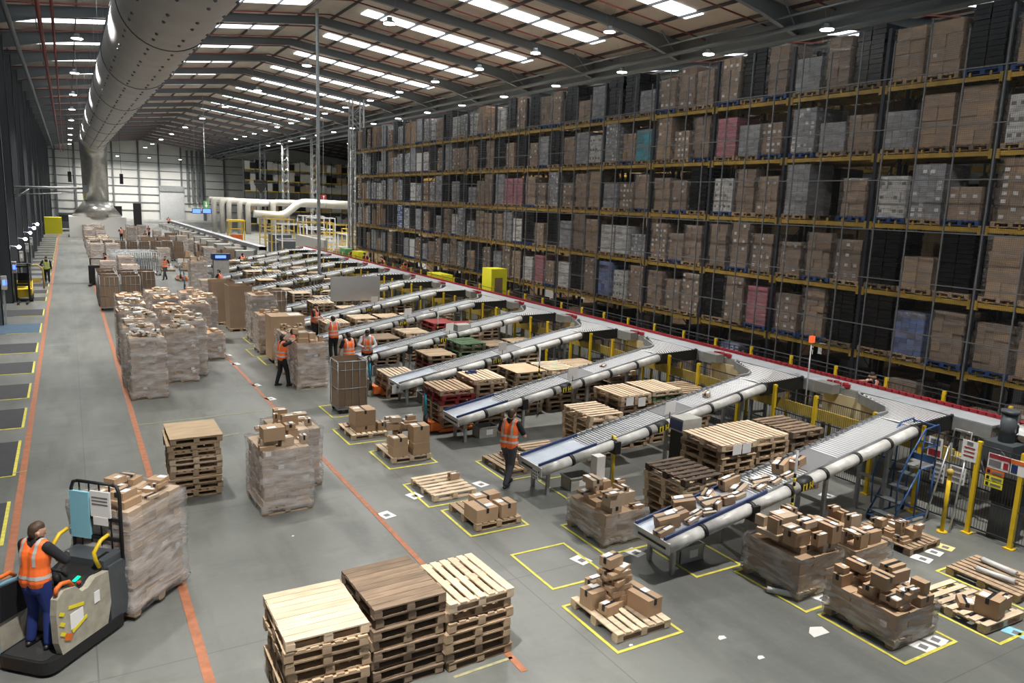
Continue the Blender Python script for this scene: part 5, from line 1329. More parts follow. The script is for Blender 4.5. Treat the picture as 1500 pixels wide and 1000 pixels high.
# ---------------------------------------------------------------- roll cages
def cage(x,y,label,h=1.85,w=.8,d=.72,rz=0,fill=True,group=None):
    t=thing('roll_cage',label,'roll cage',(x,y,0),rz,group); m=MB()
    for a in (-w/2,w/2):
        for b in (-d/2,d/2): m.cyl((a,b,.16),(a,b,h),.016,8)
    for b in (-d/2,d/2):
        m.cyl((-w/2,b,h),(w/2,b,h),.016,8)
        for z in (.2,.75,1.3): m.cyl((-w/2,b,z),(w/2,b,z),.01,6)
        for k in range(1,4): m.cyl((-w/2+w*k/4,b,.18),(-w/2+w*k/4,b,h),.008,6)
    for a in (-w/2,w/2):
        m.cyl((a,-d/2,h),(a,d/2,h),.016,8)
        for z in (.2,.75,1.3): m.cyl((a,-d/2,z),(a,d/2,z),.01,6)
    m.build('frame','galv',t)
    m=MB(); m.box(-w/2,-d/2,.13,w/2,d/2,.17); m.build('base','galv',t)
    if fill:
        m=MB(); e=.025; m.box(-w/2+e,-d/2+e,.175,w/2-e,-d/2+e+.012,h-.02); m.box(-w/2+e,d/2-e-.012,.175,w/2-e,d/2-e,h+.04); m.box(-w/2+e,-d/2+.04,.175,-w/2+e+.012,d/2-.04,h-.05); m.box(w/2-e-.012,-d/2+.04,.175,w/2-e,d/2-.04,h-.05); m.box(-w/2+.04,-d/2+.04,h-.22,w/2-.04,d/2-.04,h-.2); m.build('cardboard_lining','card_dark',t)
    m=MB()
    for a in (-w/2+.08,w/2-.08):
        for b in (-d/2+.08,d/2-.08): m.cyl((a,b-.018,.06),(a,b+.018,.06),.06,12); m.box(a-.015,b-.02,.08,a+.015,b+.02,.14)
    m.build('castor','rubber',t)
    return t
cage(6.9,21.35,'tall steel roll cage lined with cardboard, in the yellow square by the aisle',1.55,.86,.75)
m=MB(); m.cb((0,0,.45),(.03,.5,.9),0,ry=.12); tag(m.build('cardboard_sheet','card_dark',None,(7.45,21.5,0)),'brown cardboard sheet leaning on the tall roll cage','cardboard')
cg=[(1.65,44.8),(2.65,45.1),(1.6,46.6),(3.6,47.5),(2.6,47.5),(1.6,48.6)]
for i,(x,y) in enumerate(cg): cage(x,y,'cardboard-lined roll cage by the left orange line, %s from the near end'%('first' if i==0 else ORD[i]),1.75,.9,.9)
for i in range(8): cage(1.9+.95*i,75.5+(i%2)*.3,'cardboard-lined roll cage in the far cross row, %s from the left'%('first' if i==0 else ORD[i]),1.75,.85,.85)
for i in range(9):
    for j in range(2): cage(2.9+.30*i,63.0+j*2.0,'nested empty steel roll cage, %s row, %s from the left'%('near' if j==0 else 'back','first' if i==0 else ORD[i]),1.7,.7,1.3,.3,False,'nested empty roll cages')
# ---------------------------------------------------------------- loads right of the orange lane line
wrapped(6.62,24.85,1.52,'tall wrapped load with boxes on top beside the tall roll cage',.02,91,.17,mats='card',amp=.02,wood='wood_new')
pile(6.62,24.85,1.52,.96,1.16,12,'the load beside the reaching man',0,seed=91,hmax=.26,smax=.45,flat=.1)
wrapped(6.75,27.2,1.45,'wrapped load behind the two men at the aisle',.0,92,.15); pile(6.75,27.2,1.45,.9,1.1,9,'the wrapped load behind the two men',0,seed=92,mass=False,hmax=.14)
def bin_(x,y,h,label,W=1.05,L=1.15,taper=.04,mat_='card_dark'):
    t=thing('cardboard_bin',label,'bin',(x,y,0)); m=MB(); a,b=W/2,L/2
    z0,z1=.145,h
    def ring(w,l,z): return [(-w,-l,z),(w,-l,z),(w,l,z),(-w,l,z)]
    vs_=ring(a-taper,b-taper,z0)+ring(a,b,z1)+ring(a-.02,b-.02,z1)+ring(a-.05,b-.05,z0+.05)
    fs=[]
    for k in range(4):
        n=(k+1)%4; fs+=[(k,n,4+n,4+k),(4+k,4+n,8+n,8+k),(8+k,8+n,12+n,12+k)]
    fs.append((12,13,14,15)); fs.append((3,2,1,0)); m.add(vs_,fs); m.build('sleeve',mat_,t)
    link('pallet',pal_mesh('yslat','wood_mid',1,True),t)
    return t
bin_(6.6,36.6,2.1,'tall brown cardboard bin by the lane line, nearer of two'); bin_(6.2,38.6,2.1,'tall brown cardboard bin by the lane line, farther of two')
for x,y,nm in ((6.6,36.6,'nearer'),(6.2,38.6,'farther')): pile(x,y,1.75,.8,.9,3,'the %s tall cardboard bin'%nm,0,seed=int(y),hmax=.1); m=MB(); m.box(x-.45,y-.5,.3,x+.45,y+.5,1.745); tag(m.build('bin_contents','card_dark'),'packed cartons inside the %s tall cardboard bin'%nm,'cartons')
wrapped(7.0,33.7,2.0,'round-shouldered tall wrapped load behind the big open carton',.0,93,.15,amp=.05); pile(7.0,33.7,2.0,.85,1.0,9,'the tall load behind the big carton',0,seed=93,mass=True,hmax=.12)
wrapped(6.75,31.0,1.55,'narrow wrapped load with open boxes left of the big flat carton',.0,94,.22,mats='card',amp=.01); pile(6.75,31.0,1.55,.9,1.1,7,'the narrow load left of the big carton',0,seed=94,mass=False,hmax=.2)
t=thing('big_carton','very large plain brown carton standing on a pallet behind the two men','carton',(6.9,29.0,0)); m=MB(); m.box(-.62,-.5,.146,.62,.5,1.78); m.build('carton_body','card',t); link('pallet',pal_mesh('yslat','wood_mid',2,True),t)
m=MB(); m.box(.1,-.3,1.781,.55,.2,1.786); m.build('paper_sheet','paper',t)
for i,(x,y) in enumerate(((6.6,30.9),(7.0,33.6),(6.7,29.2))): sq(x-.02,y,'yellow floor lines around the %s load along the lane line'%ORD[i+1],1.3,1.6)
cage(8.3,36.9,'cardboard-lined roll cage at the end of the seventh spur conveyor',1.75,.9,.9)
# second wrapped group further along: near px (290,430)
wrapped(6.95,52.0,1.95,'pale wrapped load topped with boxes left of the far worker in jeans',.0,95,.2); pile(6.95,52.0,1.95,.95,1.15,10,'the pale load left of the worker in jeans',0,seed=95,mass=True,hmax=.25)
jack(6.2,51.6,0,'blue-shafted pallet jack left of the far pale wrapped load')
pallet(6.9,58.9,.0005,'far pallet pulled by the man with the jack','yslat','wood_mid',0,True); pile(6.9,58.9,.146,.95,1.1,9,'the far pallet pulled by the jack',0,seed=96,mass=True,hmax=.26)
# ---------------------------------------------------------------- far floor: rows of loads, cages, stacks
rs=random.Random(23); k=0
far=[(x,y) for y in (42.0,43.6) for x in (6.4,)]+[(x,y) for y in (53.5,56.5,66,70,80,84.5,88,91,94,98,101,105,109,113) for x in (1.95,3.1)]+[(x,y) for y in (66,69,79,83,88,92,97,102,107,112,118,124,130) for x in (6.6,8.0,9.6,11.2,12.8)]
for i,(x,y) in enumerate(far):
    if (x<4 and 60<y<67) or (x>11 and y>95) or (x>9 and y>110): continue
    u=rs.random()
    row='row %d'%(i) 
    ds='in the far field of loads, %.0f metres in and %s'%(y,['left','centre-left','centre','centre-right','right'][min(4,int(x//2.7))])
    ds='in the far field, %s from the near end'%(sfx(k+1) if k else 'first')
    if x<4 or u<.45: o=wrapped(x+rs.uniform(-.15,.15),y+rs.uniform(-.3,.3),rs.choice([1.3,1.6,1.9]),'distant wrapped pallet load '+ds,0,101+rs.randint(0,2),.2,detail=False,group='distant wrapped loads in the far field')
    elif u<.75: o=bin_(x,y,rs.choice([1.0,1.3,1.7]),'distant brown cardboard pallet box '+ds); o['group']='distant cardboard pallet boxes'
    else:
        m=MB(); n=rs.randint(3,6)
        o=pallet(x,y,.0005,'distant pallet with open parcels '+ds,'yslat','wood_mid',0,True,'distant pallets with parcels')
        for q in range(5): 
            a=rs.uniform(-.25,.25); b=-.4+q*.2; hq=rs.uniform(.2,.6); MASSP.cb((x+a,y+b,.147+hq/2),(.4,.18,hq),rs.choice([0,1,2]))
    k+=1

tag(MASSP.build('parcels',['card','card_pale','label']),'mass of small parcels lying on the farther wrapped loads and pallets','parcels',None,'stuff')
# ---------------------------------------------------------------- blue mobile steps, ladder, bollard, signs at the right
def tubes(m,segs,r,n=8):
    for p,q in segs: m.cyl(p,q,r,n)
t=thing('mobile_steps','blue tubular mobile steps against the yellow fence at the right','steps',(14.1,8.95,0),0)
m=MB()
W=.55; H=1.15; x0,x1,xt=.0,.75,1.25   # climbs along +x
for y in (-W/2,W/2):
    y_=y
    tubes(m,[((x0,y,.12),(x1,y,H)),((x1,y,H),(xt,y,H)),((xt,y,H),(xt,y,.1)),((x1,y,H),(x1,y,.1)),((x0,y,.12),(xt,y,.12))],.02)
    m.tube([(x0+.1,y,.35),(x0+.05,y,.95),(x0+.3,y,1.45),(x1,y,H+.85),(xt-.05,y,H+.9),(xt,y,H+.8),(xt,y,H)],.018,8)
    tubes(m,[((x1,y,H),(x1,y,H+.85)),((x1,y,H+.45),(xt,y,H+.45))],.016)
tubes(m,[((xt,-W/2,H+.85),(xt,W/2,H+.85)),((xt,-W/2,H+.45),(xt,W/2,H+.45)),((x0,-W/2,.12),(x0,W/2,.12)),((xt,-W/2,.12),(xt,W/2,.12))],.018)
m.build('frame','navy_steel',t)
for k in range(4): m=MB(); f=(k+.7)/4.3; m.box(x1*f-.11,-W/2,H*f+.02,x1*f+.11,W/2,H*f+.045); m.build('tread','motor_grey',t)
m=MB(); m.box(x1,-W/2,H,xt,W/2,H+.03); m.build('platform','box_grey',t); m=MB(); m.box(xt-.0,-W/2,H,xt+.02,W/2,H+.16); m.build('toe_board','navy_steel',t)
m=MB()
for a in (.05,xt-.05):
    for b in (-W/2,W/2): m.cyl((a,b-.02,.06),(a,b+.02,.06),.06,10)
m.build('wheel','rubber',t)
t=thing('step_ladder','aluminium step ladder standing behind the blue steps','ladder',(15.85,8.3,0),PI)
m=MB(); tubes(m,[((0,-.25,0),(.35,-.18,1.7)),((0,.25,0),(.35,.18,1.7)),((.8,-.27,0),(.4,-.18,1.7)),((.8,.27,0),(.4,.18,1.7))],.02)
for k in range(1,6): f=k/6; m.box(.35*f-.04,-.25+.07*f,1.7*f-.012,.35*f+.04,.25-.07*f,1.7*f+.012)
m.tube([(.35,-.18,1.7),(.3,-.17,2.0),(.3,.17,2.0),(.35,.18,1.7)],.014,6); m.build('frame','alu',t)
t=thing('bollard','yellow steel post with a round knob standing beside the blue steps','post',(14.95,8.12,0)); m=MB(); m.cyl((0,0,0),(0,0,1.25),.04,12); m.build('post','yellow',t); m=MB(); m.sph((0,0,1.27),.07,0,12); m.build('knob','yellow_dull',t); m=MB(); m.cyl((0,0,0),(0,0,.02),.1,12); m.build('foot','yellow',t)
t=thing('bollard','yellow post with a hook standing by the end of the second spur conveyor','post',(10.35,13.02,0)); m=MB(); m.cyl((0,0,0),(0,0,1.15),.035,12); m.build('post','yellow',t); m=MB(); m.tube([(0,0,1.12),(.0,.08,1.16),(0,.1,1.08)],.025,8); m.build('hook','yellow',t)
def sign(x,y,z,w,h,label,rz=0,parts=(),cat='sign',back='paper'):
    "faces -x (the open floor)"
    t=thing('sign',label,cat,(x,y,z),rz); m=MB(); m.box(-.006,-w/2,-h/2,.0,w/2,h/2); bd=m.build('board',back,t)
    for nm,mt,u0,v0,u1,v1 in parts:
        m=MB(); m.box(-.011,w*(.5-u1),h*(.5-v1),-.0065,w*(.5-u0),h*(.5-v0)); m.build(nm,mt,bd)
fx=15.36
sign(fx,8.72,1.55,.30,.42,'poster with a red lower band hanging on the fence behind the blue steps',0,[('red_band','red',.08,.62,.92,.95),('text_block','print_grey',.15,.1,.85,.4)])
sign(fx,8.6,1.05,.30,.42,'white notice with printed pictures below the red-banded poster',0,[('text_block','print_grey',.1,.08+.24*k,.9,.2+.24*k) for k in range(4)])
sign(fx,8.2,1.12,.32,.36,'white notice with printed pictures right of the low notice on the fence',0,[('text_block','print_grey',.1,.08+.3*k,.9,.25+.3*k) for k in range(3)])
sign(fx,7.98+.05,1.68,.30,.42,'white notice with red text lines left of the second yellow fence post',0,[('red_text','red',.15,.32+.2*k,.85,.38+.2*k) for k in range(3)]+[('text_block','print_grey',.3,.06,.7,.22)])
sign(fx,7.45,1.62,.42,.30,'white safety sign with a red top band on the fence at the right edge',0,[('red_band','red',.04,.04,.96,.30),('text_block','print_grey',.06,.42,.6,.85),('prohibition_mark','red',.7,.42,.92,.85)])
sign(fx,7.2-.12,1.62,.36,.30,'white safety sign with a blue round mark at the right edge',0,[('orange_band','orange',.04,.04,.96,.28),('blue_mark','blue_rail',.1,.36,.42,.9)])
for k,nm in enumerate(('orange','yellow','lower yellow')): sign(fx,7.5,1.40-.125*k,.34,.11,'%s warning label below the white safety sign at the right'%nm,0,[('warning_triangle','black',.08,.2,.24,.8),('text_block','print_grey',.34,.3,.92,.7)],back='orange' if k==0 else 'bright_yellow')
m=MB(); m.box(0,0,0,.4,.5,.55); tag(m.build('dark_cabinet','black',None,(15.6,7.15,.75)),'black cabinet behind the fence below the warning labels','cabinet'); m=MB(); m.box(0,0,0,.35,.45,.749); tag(m.build('cabinet_stand','motor_grey',None,(15.62,7.17,0)),'dark stand carrying the black cabinet','stand')
# hazard striped poles
def hpole(x,y,h,label):
    t=thing('striped_pole',label,'pole',(x,y,0)); m=MB(); m.cyl((0,0,0),(0,0,h),.022,8); m.build('pole','galv',t); m=MB(); k=.55
    while k<min(h-.1,1.5): m.cyl((0,0,k),(0,0,k+.08),.026,8); k+=.16
    m.build('yellow_band','hazard',t); m=MB(); k=.63
    while k<min(h-.1,1.5): m.cyl((0,0,k),(0,0,k+.08),.026,8); k+=.16
    m.build('black_band','black',t)
hpole(11.35,8.93,1.95,'thin pole with yellow and black stripes beside the nearest spur conveyor'); hpole(11.9,17.0+1.75,2.1,'thin pole with yellow and black stripes in front of the plywood stack'); hpole(12.2,24.7-1.6+3.6,2.2,'thin pole with yellow and black stripes beyond the fifth spur')
t=thing('beacon_pole','thin pole topped by a small red signal light beside the main conveyor','signal light',(16.55,12.95,0)); m=MB(); m.cyl((0,0,0),(0,0,2.95),.018,8); m.build('pole','galv',t); m=MB(); m.box(-.06,-.05,2.95,.06,.05,3.12); m.build('light','beacon',t)
# machine boxes near the fence
t=thing('label_printer','small white and dark blue machine on a stand between the first two spurs','machine',(11.9,12.45,0)); m=MB(); m.box(-.25,-.2,0,.25,.2,1.3); m.build('stand','black',t); m=MB(); m.box(-.28,-.22,1.3,.28,.22,1.6); m.build('housing','crate_grey',t); m=MB(); m.box(-.29,-.2,1.34,-.281,.2,1.56); m.build('front_panel','blue_rail',t)
t=thing('label_printer','small white machine on a stand beyond the fourth spur','machine',(12.6,25.0-1.2+1.6,0)); m=MB(); m.box(-.25,-.2,0,.25,.2,1.35); m.build('stand','black',t); m=MB(); m.box(-.28,-.22,1.35,.28,.22,1.7); m.build('housing','crate_grey',t)
t=thing('steel_partition','bare galvanised sheet partition standing between the far spurs','partition',(12.0,36.0,0),0); m=MB(); m.box(-1.25,-.02,1.25,1.25,.02,2.45); m.build('sheet','alu',t); m=MB(); [m.box(x-.03,-.03,0,x+.03,.03,1.25) for x in (-1.2,1.2)]; m.build('leg','galv',t)
t=thing('large_notice','large white notice board by the fence post at the fifth spur','sign',(15.2,26.6,1.45)); m=MB(); m.box(-.01,-.5,-.45,.0,.5,.45); m.build('board','paper',t); m=MB(); m.box(.0,-.05,-1.45,.03,.05,.4); m.build('post','yellow',t)
# tower of yellow crates and yellow barrier among the racks
t=thing('yellow_cabin','tall bright yellow crate tower standing in front of the racking','crate',(18.75,34.2,0)); m=MB(); m.box(-.45,-.5,.12,.45,.5,2.95); m.build('body','bright_yellow',t); m=MB(); m.box(-.25,-.51,1.6,.2,-.501,2.5); m.build('opening','card_dark',t); m=MB(); m.box(-.2,-.515,1.15,.15,-.511,1.5); m.box(-.465,.08,1.5,-.461,.42,1.85); m.box(-.465,-.42,1.5,-.461,-.08,1.85); m.build('label','label',t); m=MB(); m.box(-.45,-.5,0,.45,.5,.12); m.build('base','black',t)
t=thing('yellow_barrier','bright yellow low skip beyond the conveyor near the far racks','barrier',(18.7,40.8,0)); m=MB(); m.box(-.4,-.95,1.5,.4,.95,2.05); m.build('body','bright_yellow',t); m=MB(); m.box(-.35,-.9,0,.35,.9,1.5); m.build('stand','yellow_dull',t)
for q,(y,c) in enumerate(((55.5,'bright_yellow'),(58.5,'green_card'))): m=MB(); m.box(-.35,-.7,0,.35,.7,2.3); tag(m.build('storage_bin',c,None,(18.8,y,0)),'%s bin beyond the red conveyor guard at the far end'%('yellow-green' if q==0 else 'green'),'bin')
m=MB(); m.box(-.15,-4.6,0,.15,4.6,2.7); tag(m.build('grey_cabinet_row','crate_grey',None,(18.4,67.5,0)),'long pale grey cabinet row behind the far end of the main conveyor','cabinet')
# ---------------------------------------------------------------- left side: forklift, lights, dock equipment
t=thing('forklift','small yellow counterbalance forklift parked by the left columns','forklift',(-2.35,49.3,0),-PI/2)
m=MB(); m.prism([(-.9,.25),(.5,.25),(.55,.7),(.1,.75),(-.2,1.0),(-.85,1.05),(-.95,.6)],-.42,.42,'y'); m.build('body','yellow',t)
m=MB(); [m.box(.62,s*.3-.05,.1,.74,s*.3+.05,2.1) for s in (-1,1)]; m.box(.6,-.35,1.9,.76,.35,2.0); m.box(.6,-.35,.9,.76,.35,1.0); m.build('mast','black',t)
m=MB(); [m.cyl((a,b,.05),(c_,b,2.0),.025,6) for b in (-.38,.38) for a,c_ in ((-.5,-.35),(.4,.25))]; m.box(-.4,-.42,1.98,.3,.42,2.03); m.build('overhead_guard','black',t)
m=MB(); [m.cyl((a,s*.36-.08,.22),(a,s*.36+.08,.22),.22,14) for a in (-.6,.35) for s in (-1,1)]; m.build('wheel','rubber',t); m=MB(); [m.box(.76,s*.2-.06,.06,1.75,s*.2+.06,.1) for s in (-1,1)]; m.build('fork','black',t); m=MB(); m.box(-.45,-.25,.98,-.1,.25,1.1); m.box(-.5,-.25,1.05,-.4,.25,1.5); m.build('seat','black',t)
t=thing('reach_truck','black and cream reach truck with lowered forks in the far left aisle','forklift',(1.6,57.6,0),-PI/2-.2)
m=MB(); m.box(-.9,-.5,.15,.35,.5,.24); m.box(-.9,-.5,.24,-.5,.5,1.15); m.build('body','cream_truck',t); m=MB(); m.box(.35,-.5,.1,.85,.5,1.25); m.box(.35,-.48,1.25,.45,-.42,1.7); m.box(.35,.42,1.25,.45,.48,1.7); m.box(.35,-.48,1.64,.45,.48,1.7); m.build('mast_housing','black',t); m=MB(); [m.box(.85,s*.3-.07,.06,2.0,s*.3+.07,.11) for s in (-1,1)]; m.build('fork','black',t); m=MB(); [m.cyl((a,s*.4-.06,.16),(a,s*.4+.06,.16),.16,12) for a in (-.6,.6) for s in (-1,1)]; m.build('wheel','rubber',t)
for i,y in enumerate((50.2,57.9,65.6,73.4,81.2)):
    t=thing('dock_light','bright dock spot lamp on the left columns, %s from the near end'%('first' if i==0 else ORD[i]),'lamp',(XL+.75,y,3.0)); m=MB(); m.cyl((-.7,0,.0),(.25,0,-.1),.03,6); m.build('arm','galv',t); m=MB(); m.sph((.3,0,-.12),.10 if i<3 else .13,0,10); m.build('bulb','dock_glow',t)
for i,y in enumerate((40.9,48.7,56.5,64.3,72)):
    t=thing('control_box','grey control box on the left columns, %s from the near end'%('first' if i==0 else ORD[i]),'control box',(XL+.73,y,1.9)); m=MB(); m.box(0,-.2,-.3,.2,.2,.3); hs=m.build('housing','crate_grey',t); m=MB(); m.box(.02,-.06,-1.9,.1,.06,-.3); m.build('conduit','galv',t); m=MB(); m.box(.05,-.206,-.1,.17,-.201,.15); m.box(.201,-.12,-.1,.206,.12,.15); m.build('screen','screen_blue' if i<2 else 'label',hs)
t=thing('yellow_handrail','bowed yellow barrier rail at the left docks','rail',(-2.3,55.2,0)); m=MB(); m.tube([(-.9,0,0),(-.9,0,1.2),(-.7,0,1.45),(.5,0,1.45),(.75,0,1.2),(.75,0,0)],.05,8); m.box(-.5,-.03,.35,.6,.03,.65); m.build('rail','yellow_dull',t)
t=thing('cross_gantry','thin grey cable gantry spanning from the left wall above the aisle','gantry',(0,0,0)); m=MB(); m.cyl((XL,60,6.1),(1.0,60,6.2),.08,8); m.cyl((XL,60,5.6),(1.0,60,5.9),.04,6); m.cyl((XL,60,5.0),(-2.0,60,6.1),.05,6); m.build('beam','galv',t); m=MB(); m.box(.95,59.9,5.9,1.25,60.1,6.4); m.cyl((1.0,60,6.2),(1.0,60,15),.012,5); m.build('hanger','galv',t)
m=MB(); m.box(-1.2,-1.0,0,1.2,1.0,2.2); o=m.build('yellow_container','bright_yellow',None,(-2.0,122,0)); tag(o,'yellow-green container at the far end of the left aisle','container')
t=thing('parked_truck','dark parked truck at the far end of the left aisle','truck',(-.2,131,0)); m=MB(); m.box(-1,-2,.4,1,2,2.6); m.build('body','motor_grey',t); m=MB(); m.box(-.9,-2.02,1.4,.9,-2.001,2.3); m.build('window','glass_dark',t); m=MB(); [m.cyl((a,b,.4),(a+.3,b,.4),.4,12) for a in (-1,.7) for b in (-1.4,1.4)]; m.build('wheel','rubber',t)
# ---------------------------------------------------------------- tall services pole
p=FL(466,200,9.5)
py=46.0; px_=py*((RM.transposed()@V((466-750)/FPX,(200-500)/FPX,1)).x/(RM.transposed()@V((466-750)/FPX,(200-500)/FPX,1)).y)
t=thing('services_pole','tall thin grey pole rising from the far conveyor to the roof','pole',(px_,py,0)); m=MB(); m.cyl((0,0,0),(0,0,roofz(px_)-.2),.10,12); m.build('pole','galv',t)
# ---------------------------------------------------------------- far right: racks, pipes and machinery beyond the racking end
Q=0
def AY(x,y,Y):
    d=RM.transposed()@V((x-750)/FPX,(y-500)/FPX,1); k=Y/d.y; return V(d.x*k,Y,CH+d.z*k)
YB=138.
a=AY(358,262,YB); b=AY(512,262,YB); zt=[AY(430,q,YB).z for q in (328,309,281,266,250)]
t=thing('pallet_racking','far racking with bright yellow beams facing the camera beyond the white pipes','racking',(0,YB,0))
xs=[a.x+ (b.x+8-a.x)*k/14 for k in range(15)]
for x in xs: m=MB(); m.box(x-.06,0,0,x+.06,1.1,zt[-1]+1.6); m.build('upright','rack_blue',t)
for z in zt:
    for x0,x1 in zip(xs,xs[1:]): m=MB(); m.box(x0+.06,-.03,z-.16,x1-.06,.03,z); m.build('beam','yellow',t)
r=random.Random(4); FM=MB()
for zi,z in enumerate(zt):
    for x0,x1 in zip(xs,xs[1:]):
        for s in range(2):
            x=x0+(x1-x0)*(.27+.46*s); h=r.choice([1.0,1.3,1.5]); FM.cb((x,YB+.5,z+h/2+.002),(.95,1.0,h),r.choice([0,0,1,2,3]))
tag(FM.build('pallet_loads',['white_card','card_pale','black_film','card']),'many small loads standing on the far facing racking','pallet loads',None,'stuff')
# white insulated ducts
def ductpipe(label,pts,r,mt='duct_white',parts='pipe'):
    # round the corners
    P=[V(*p) for p in pts]; out=[P[0]]
    for i in range(1,len(P)-1):
        d0=(P[i]-P[i-1]).normalized(); d1=(P[i+1]-P[i]).normalized(); rr=min(r*1.6,(P[i]-P[i-1]).length*.45,(P[i+1]-P[i]).length*.45); A=P[i]-d0*rr; B=P[i]+d1*rr
        for k in range(6): s=k/5; out.append(A*(1-s)**2+P[i]*2*s*(1-s)+B*s*s)
    out.append(P[-1]); t=thing('air_pipe',label,'pipe',(0,0,0)); m=MB(); m.tube(out,r,16); m.build('pipe',mt,t)
    m=MB(); 
    for p,q in zip(P,P[1:]):
        L=(q-p).length; n=int(L/4); d=(q-p).normalized()
        for k in range(1,n+1): c=p+d*(k*L/(n+1)); m.cyl(c-d*.04,c+d*.04,r*1.03,16)
    if m.v: m.build('joint_ring','galv',t)
YP=100.
L0=AY(306,292,YP); L1=AY(512,300,YP); zf=3.0
ductpipe('upper long white pipe across the far hall, from the sign to the racking end',[(L0.x,YP,L0.z),(AY(515,303,YP).x,YP,AY(515,303,YP).z)],.36)
names=['first','second','third','fourth','fifth']
for i,(x,xe) in enumerate([(326,355),(364,392),(349,380),(341,372)][:0]): pass
for i,(x,y) in enumerate([(313,292),(325,294),(335,295),(351,296),(363,298)]):
    A=AY(x,y,YP-2-i*.6); ductpipe('white pipe elbow dropping towards the machines, %s from the left'%names[i],[(A.x+2.6,A.y+1.6,A.z),(A.x,A.y,A.z),(A.x,A.y,1.5)],.30)
A=AY(372,313,94); B=AY(415,316,94); C=AY(440,296,94); E=AY(512,300,94)
ductpipe('thick white pipe stepping up in an S bend towards the racking end',[tuple(A),tuple(B),tuple(C),tuple(E)],.44)
A=AY(400,296,97); ductpipe('short white pipe elbow behind the S bend',[(A.x+4,97,A.z),(A.x,97,A.z),(A.x,97,.3)],.34)
# green exit sign, red sign, black triangle sign
p=AY(302,300,92); t=thing('exit_sign','green hanging exit sign with a white down arrow','sign',tuple(p)); m=MB(); m.box(-.28,-.05,-.42,.28,.05,.42); m.build('board','green_card',t); m=MB(); m.prism([(-.05,.32),(.05,.32),(.05,-.04),(.17,-.04),(0,-.32),(-.17,-.04),(-.05,-.04)],-.06,-.051,'y'); m.build('arrow','label',t); m=MB(); m.cyl((0,0,.42),(0,0,roofz(p.x)-p.z-.2),.02,5); m.build('hanger','galv',t)
p=AY(474,289,92); t=thing('red_sign','small red square sign with a white mark hanging before the far racks','sign',tuple(p)); m=MB(); m.box(-.33,-.04,-.3,.33,.04,.3); m.build('board','red',t); m=MB(); m.box(-.04,-.05,-.2,.04,-.041,.05); m.box(-.1,-.05,.05,.1,-.041,.2); m.build('mark','label',t); m=MB(); m.cyl((0,0,.45),(0,0,roofz(p.x)-p.z-.2),.02,5); m.build('hanger','galv',t)
p=AY(382,273,120); t=thing('hanging_sign','black triangular sign hanging before the far racks','sign',tuple(p)); m=MB(); m.prism([(-1.0,.4),(1.0,.4),(0,-1.1)],-.05,.05,'y'); m.prism([(-1.0,.9),(1.0,.9),(1.0,.45),(-1.0,.45)],-.05,.05,'y'); m.build('board','black',t); m=MB(); m.cyl((0,0,.9),(0,0,roofz(p.x)-p.z-.2),.02,5); m.build('hanger','galv',t)
# second sorter line further away, running towards the back left
t=thing('far_conveyor','far sorter conveyor with white side panels running toward the back wall','conveyor',(0,0,0))
pts=[FL(252,323,2.2),FL(300,337,2.2),FL(345,350,2.2),FL(385,361,2.2)]
m=MB(); lg=MB(); sp=MB()
for p,q in zip(pts,pts[1:]):
    d=(q-p).normalized(); n=V(-d.y,d.x,0)*.3
    m.add([p-n,q-n,q+n,p+n,p-n-V(0,0,.3),q-n-V(0,0,.3),q+n-V(0,0,.3),p+n-V(0,0,.3)],[(0,1,2,3),(4,7,6,5),(0,4,5,1),(3,2,6,7)])
    L=(q-p).length; k=0
    while k<L: c=p+d*k; lg=MB(); lg.box(c.x-.06,c.y-.06,0,c.x+.06,c.y+.06,1.9); lg.build('leg','galv',t); sp=MB(); sp.cb((c.x-.9,c.y-.2,1.5),(1.6,.9,.5),rz=0); sp.build('drop_chute','crate_grey',t); k+=4
m.build('belt','belt_grey',t)
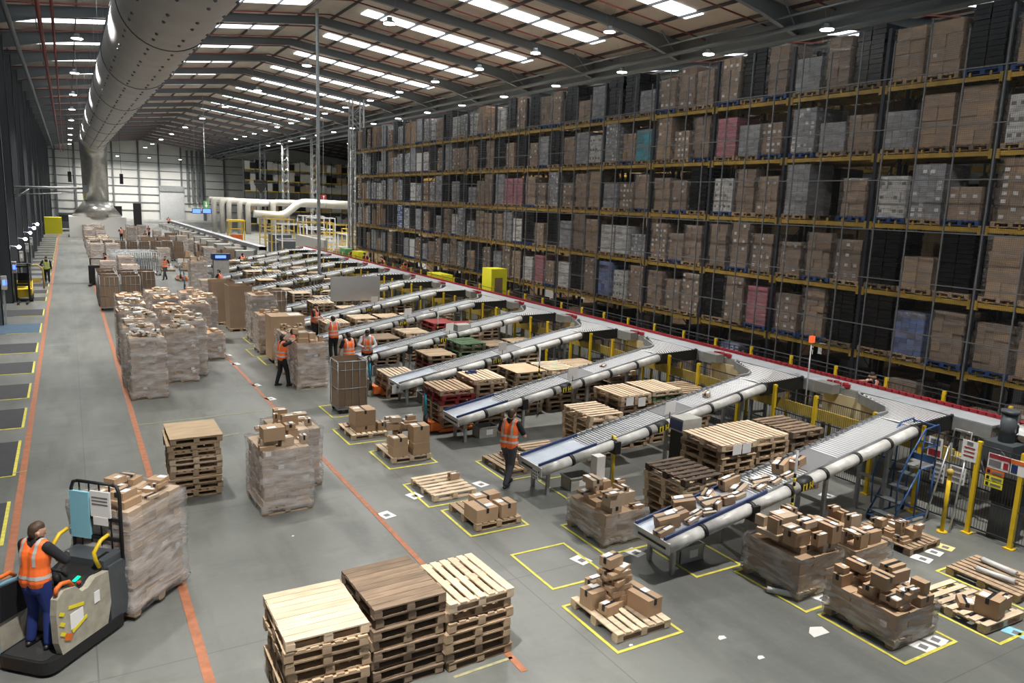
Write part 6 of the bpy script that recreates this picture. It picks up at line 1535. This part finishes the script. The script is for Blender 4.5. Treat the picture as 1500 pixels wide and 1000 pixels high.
# frames and guard structures in the machinery zone
r=random.Random(8)
def frame(x,y,w,d,h,label,mt,n=2):
    t=thing('guard_frame',label,'frame',(x,y,0)); m=MB()
    for a in (0,w):
        for b in (0,d): m.box(a-.05,b-.05,0,a+.05,b+.05,h)
    for k in range(n):
        z=h*(k+1)/n
        for b in (0,d): m.box(0,b-.04,z-.08,w,b+.04,z)
        for a in (0,w): m.box(a-.04,0,z-.08,a+.04,d,z)
    m.build('bars',mt,t)
    if r.random()<.6: m=MB(); m.box(.2,.2,0,w-.2,d-.2,h*r.uniform(.3,.7)); m.build('machine_body',r.choice(['crate_grey','clad_white','card','motor_grey','card_pale']),t)
i=0
for y in (70,75,80,86,92):
    for x in (19.5,23.5,27.5,31.5,35.5):
        if y>80 and x>32: continue
        i+=1
        frame(x+r.uniform(-.6,.6),y+r.uniform(-1,1),r.uniform(2.2,3.2),r.uniform(2,3),r.uniform(2.4,4.0),'%s guard frame in the far machinery zone, %s from the near left'%(('yellow','white')[(i+1)%2],sfx(i)),['yellow_dull','white_paint'][i%2],r.randint(2,3))
for k,(x,y) in enumerate(((20.5,65.5),(22.2,65.8),(24,66),(25.8,66.2),(21.5,68.3),(23.4,68.5),(25.4,68.7),(27.3,68.3))): bin_(x,y,1.6,'open pale cardboard bin beyond the grey cabinet row, %s from the left'%('first' if k==0 else ORD[k]),mat_='card')
t=thing('yellow_gantry','small yellow gantry frame over the far sorter','frame',(AY(337,335,88).x,88,0)); m=MB(); [m.box(a-.05,b-.05,0,a+.05,b+.05,3.3) for a in (0,1.5) for b in (0,1.5)]; m.box(-.1,-.1,3.2,1.6,1.6,3.4); m.box(0,-.05,2.4,1.5,.05,2.5); m.build('frame','yellow',t); m=MB(); m.box(.15,.2,1.0,1.35,1.3,1.8); m.build('orange_rack','orange',t)
p=AY(288,309,98)
for k,x in enumerate((288,303)): p=AY(x,309,98); t=thing('monitor','bright blue overhead monitor in the far hall, %s one'%('left' if k==0 else 'right'),'screen',tuple(p)); m=MB(); m.box(-.5,0,-.3,.5,.1,.3); m.build('housing','black',t); m=MB(); m.box(-.44,-.01,-.24,.44,-.001,.24); m.build('screen','screen_blue',t); m=MB(); m.cyl((0,.05,.3),(0,.05,roofz(p.x)-p.z-.3),.02,5); m.build('hanger','galv',t)
for k,(x,y,h) in enumerate(((173,312,5.5),(201,308,6.2))): q=AY(x,y,150); m=MB(); m.box(-.6,-.5,0,.6,.5,max(2,q.z+1.2)); tag(m.build('black_column_cabinet','black',None,(q.x,150,0)),'tall black machine tower near the back wall, %s one'%('left' if k==0 else 'right'),'machine')
q=AY(287,395,58); t=thing('blue_kiosk','white workstation with a blue screen among the far bays','workstation',(9.0,56,0)); m=MB(); m.box(-.5,-.3,0,.5,.3,1.7); m.build('body','crate_grey',t); m=MB(); m.box(-.6,-.35,1.7,.6,.3,2.1); m.build('hood','blue_rail',t); m=MB(); m.box(-.4,-.36,1.8,.3,-.351,2.0); m.build('screen','screen_blue',t)
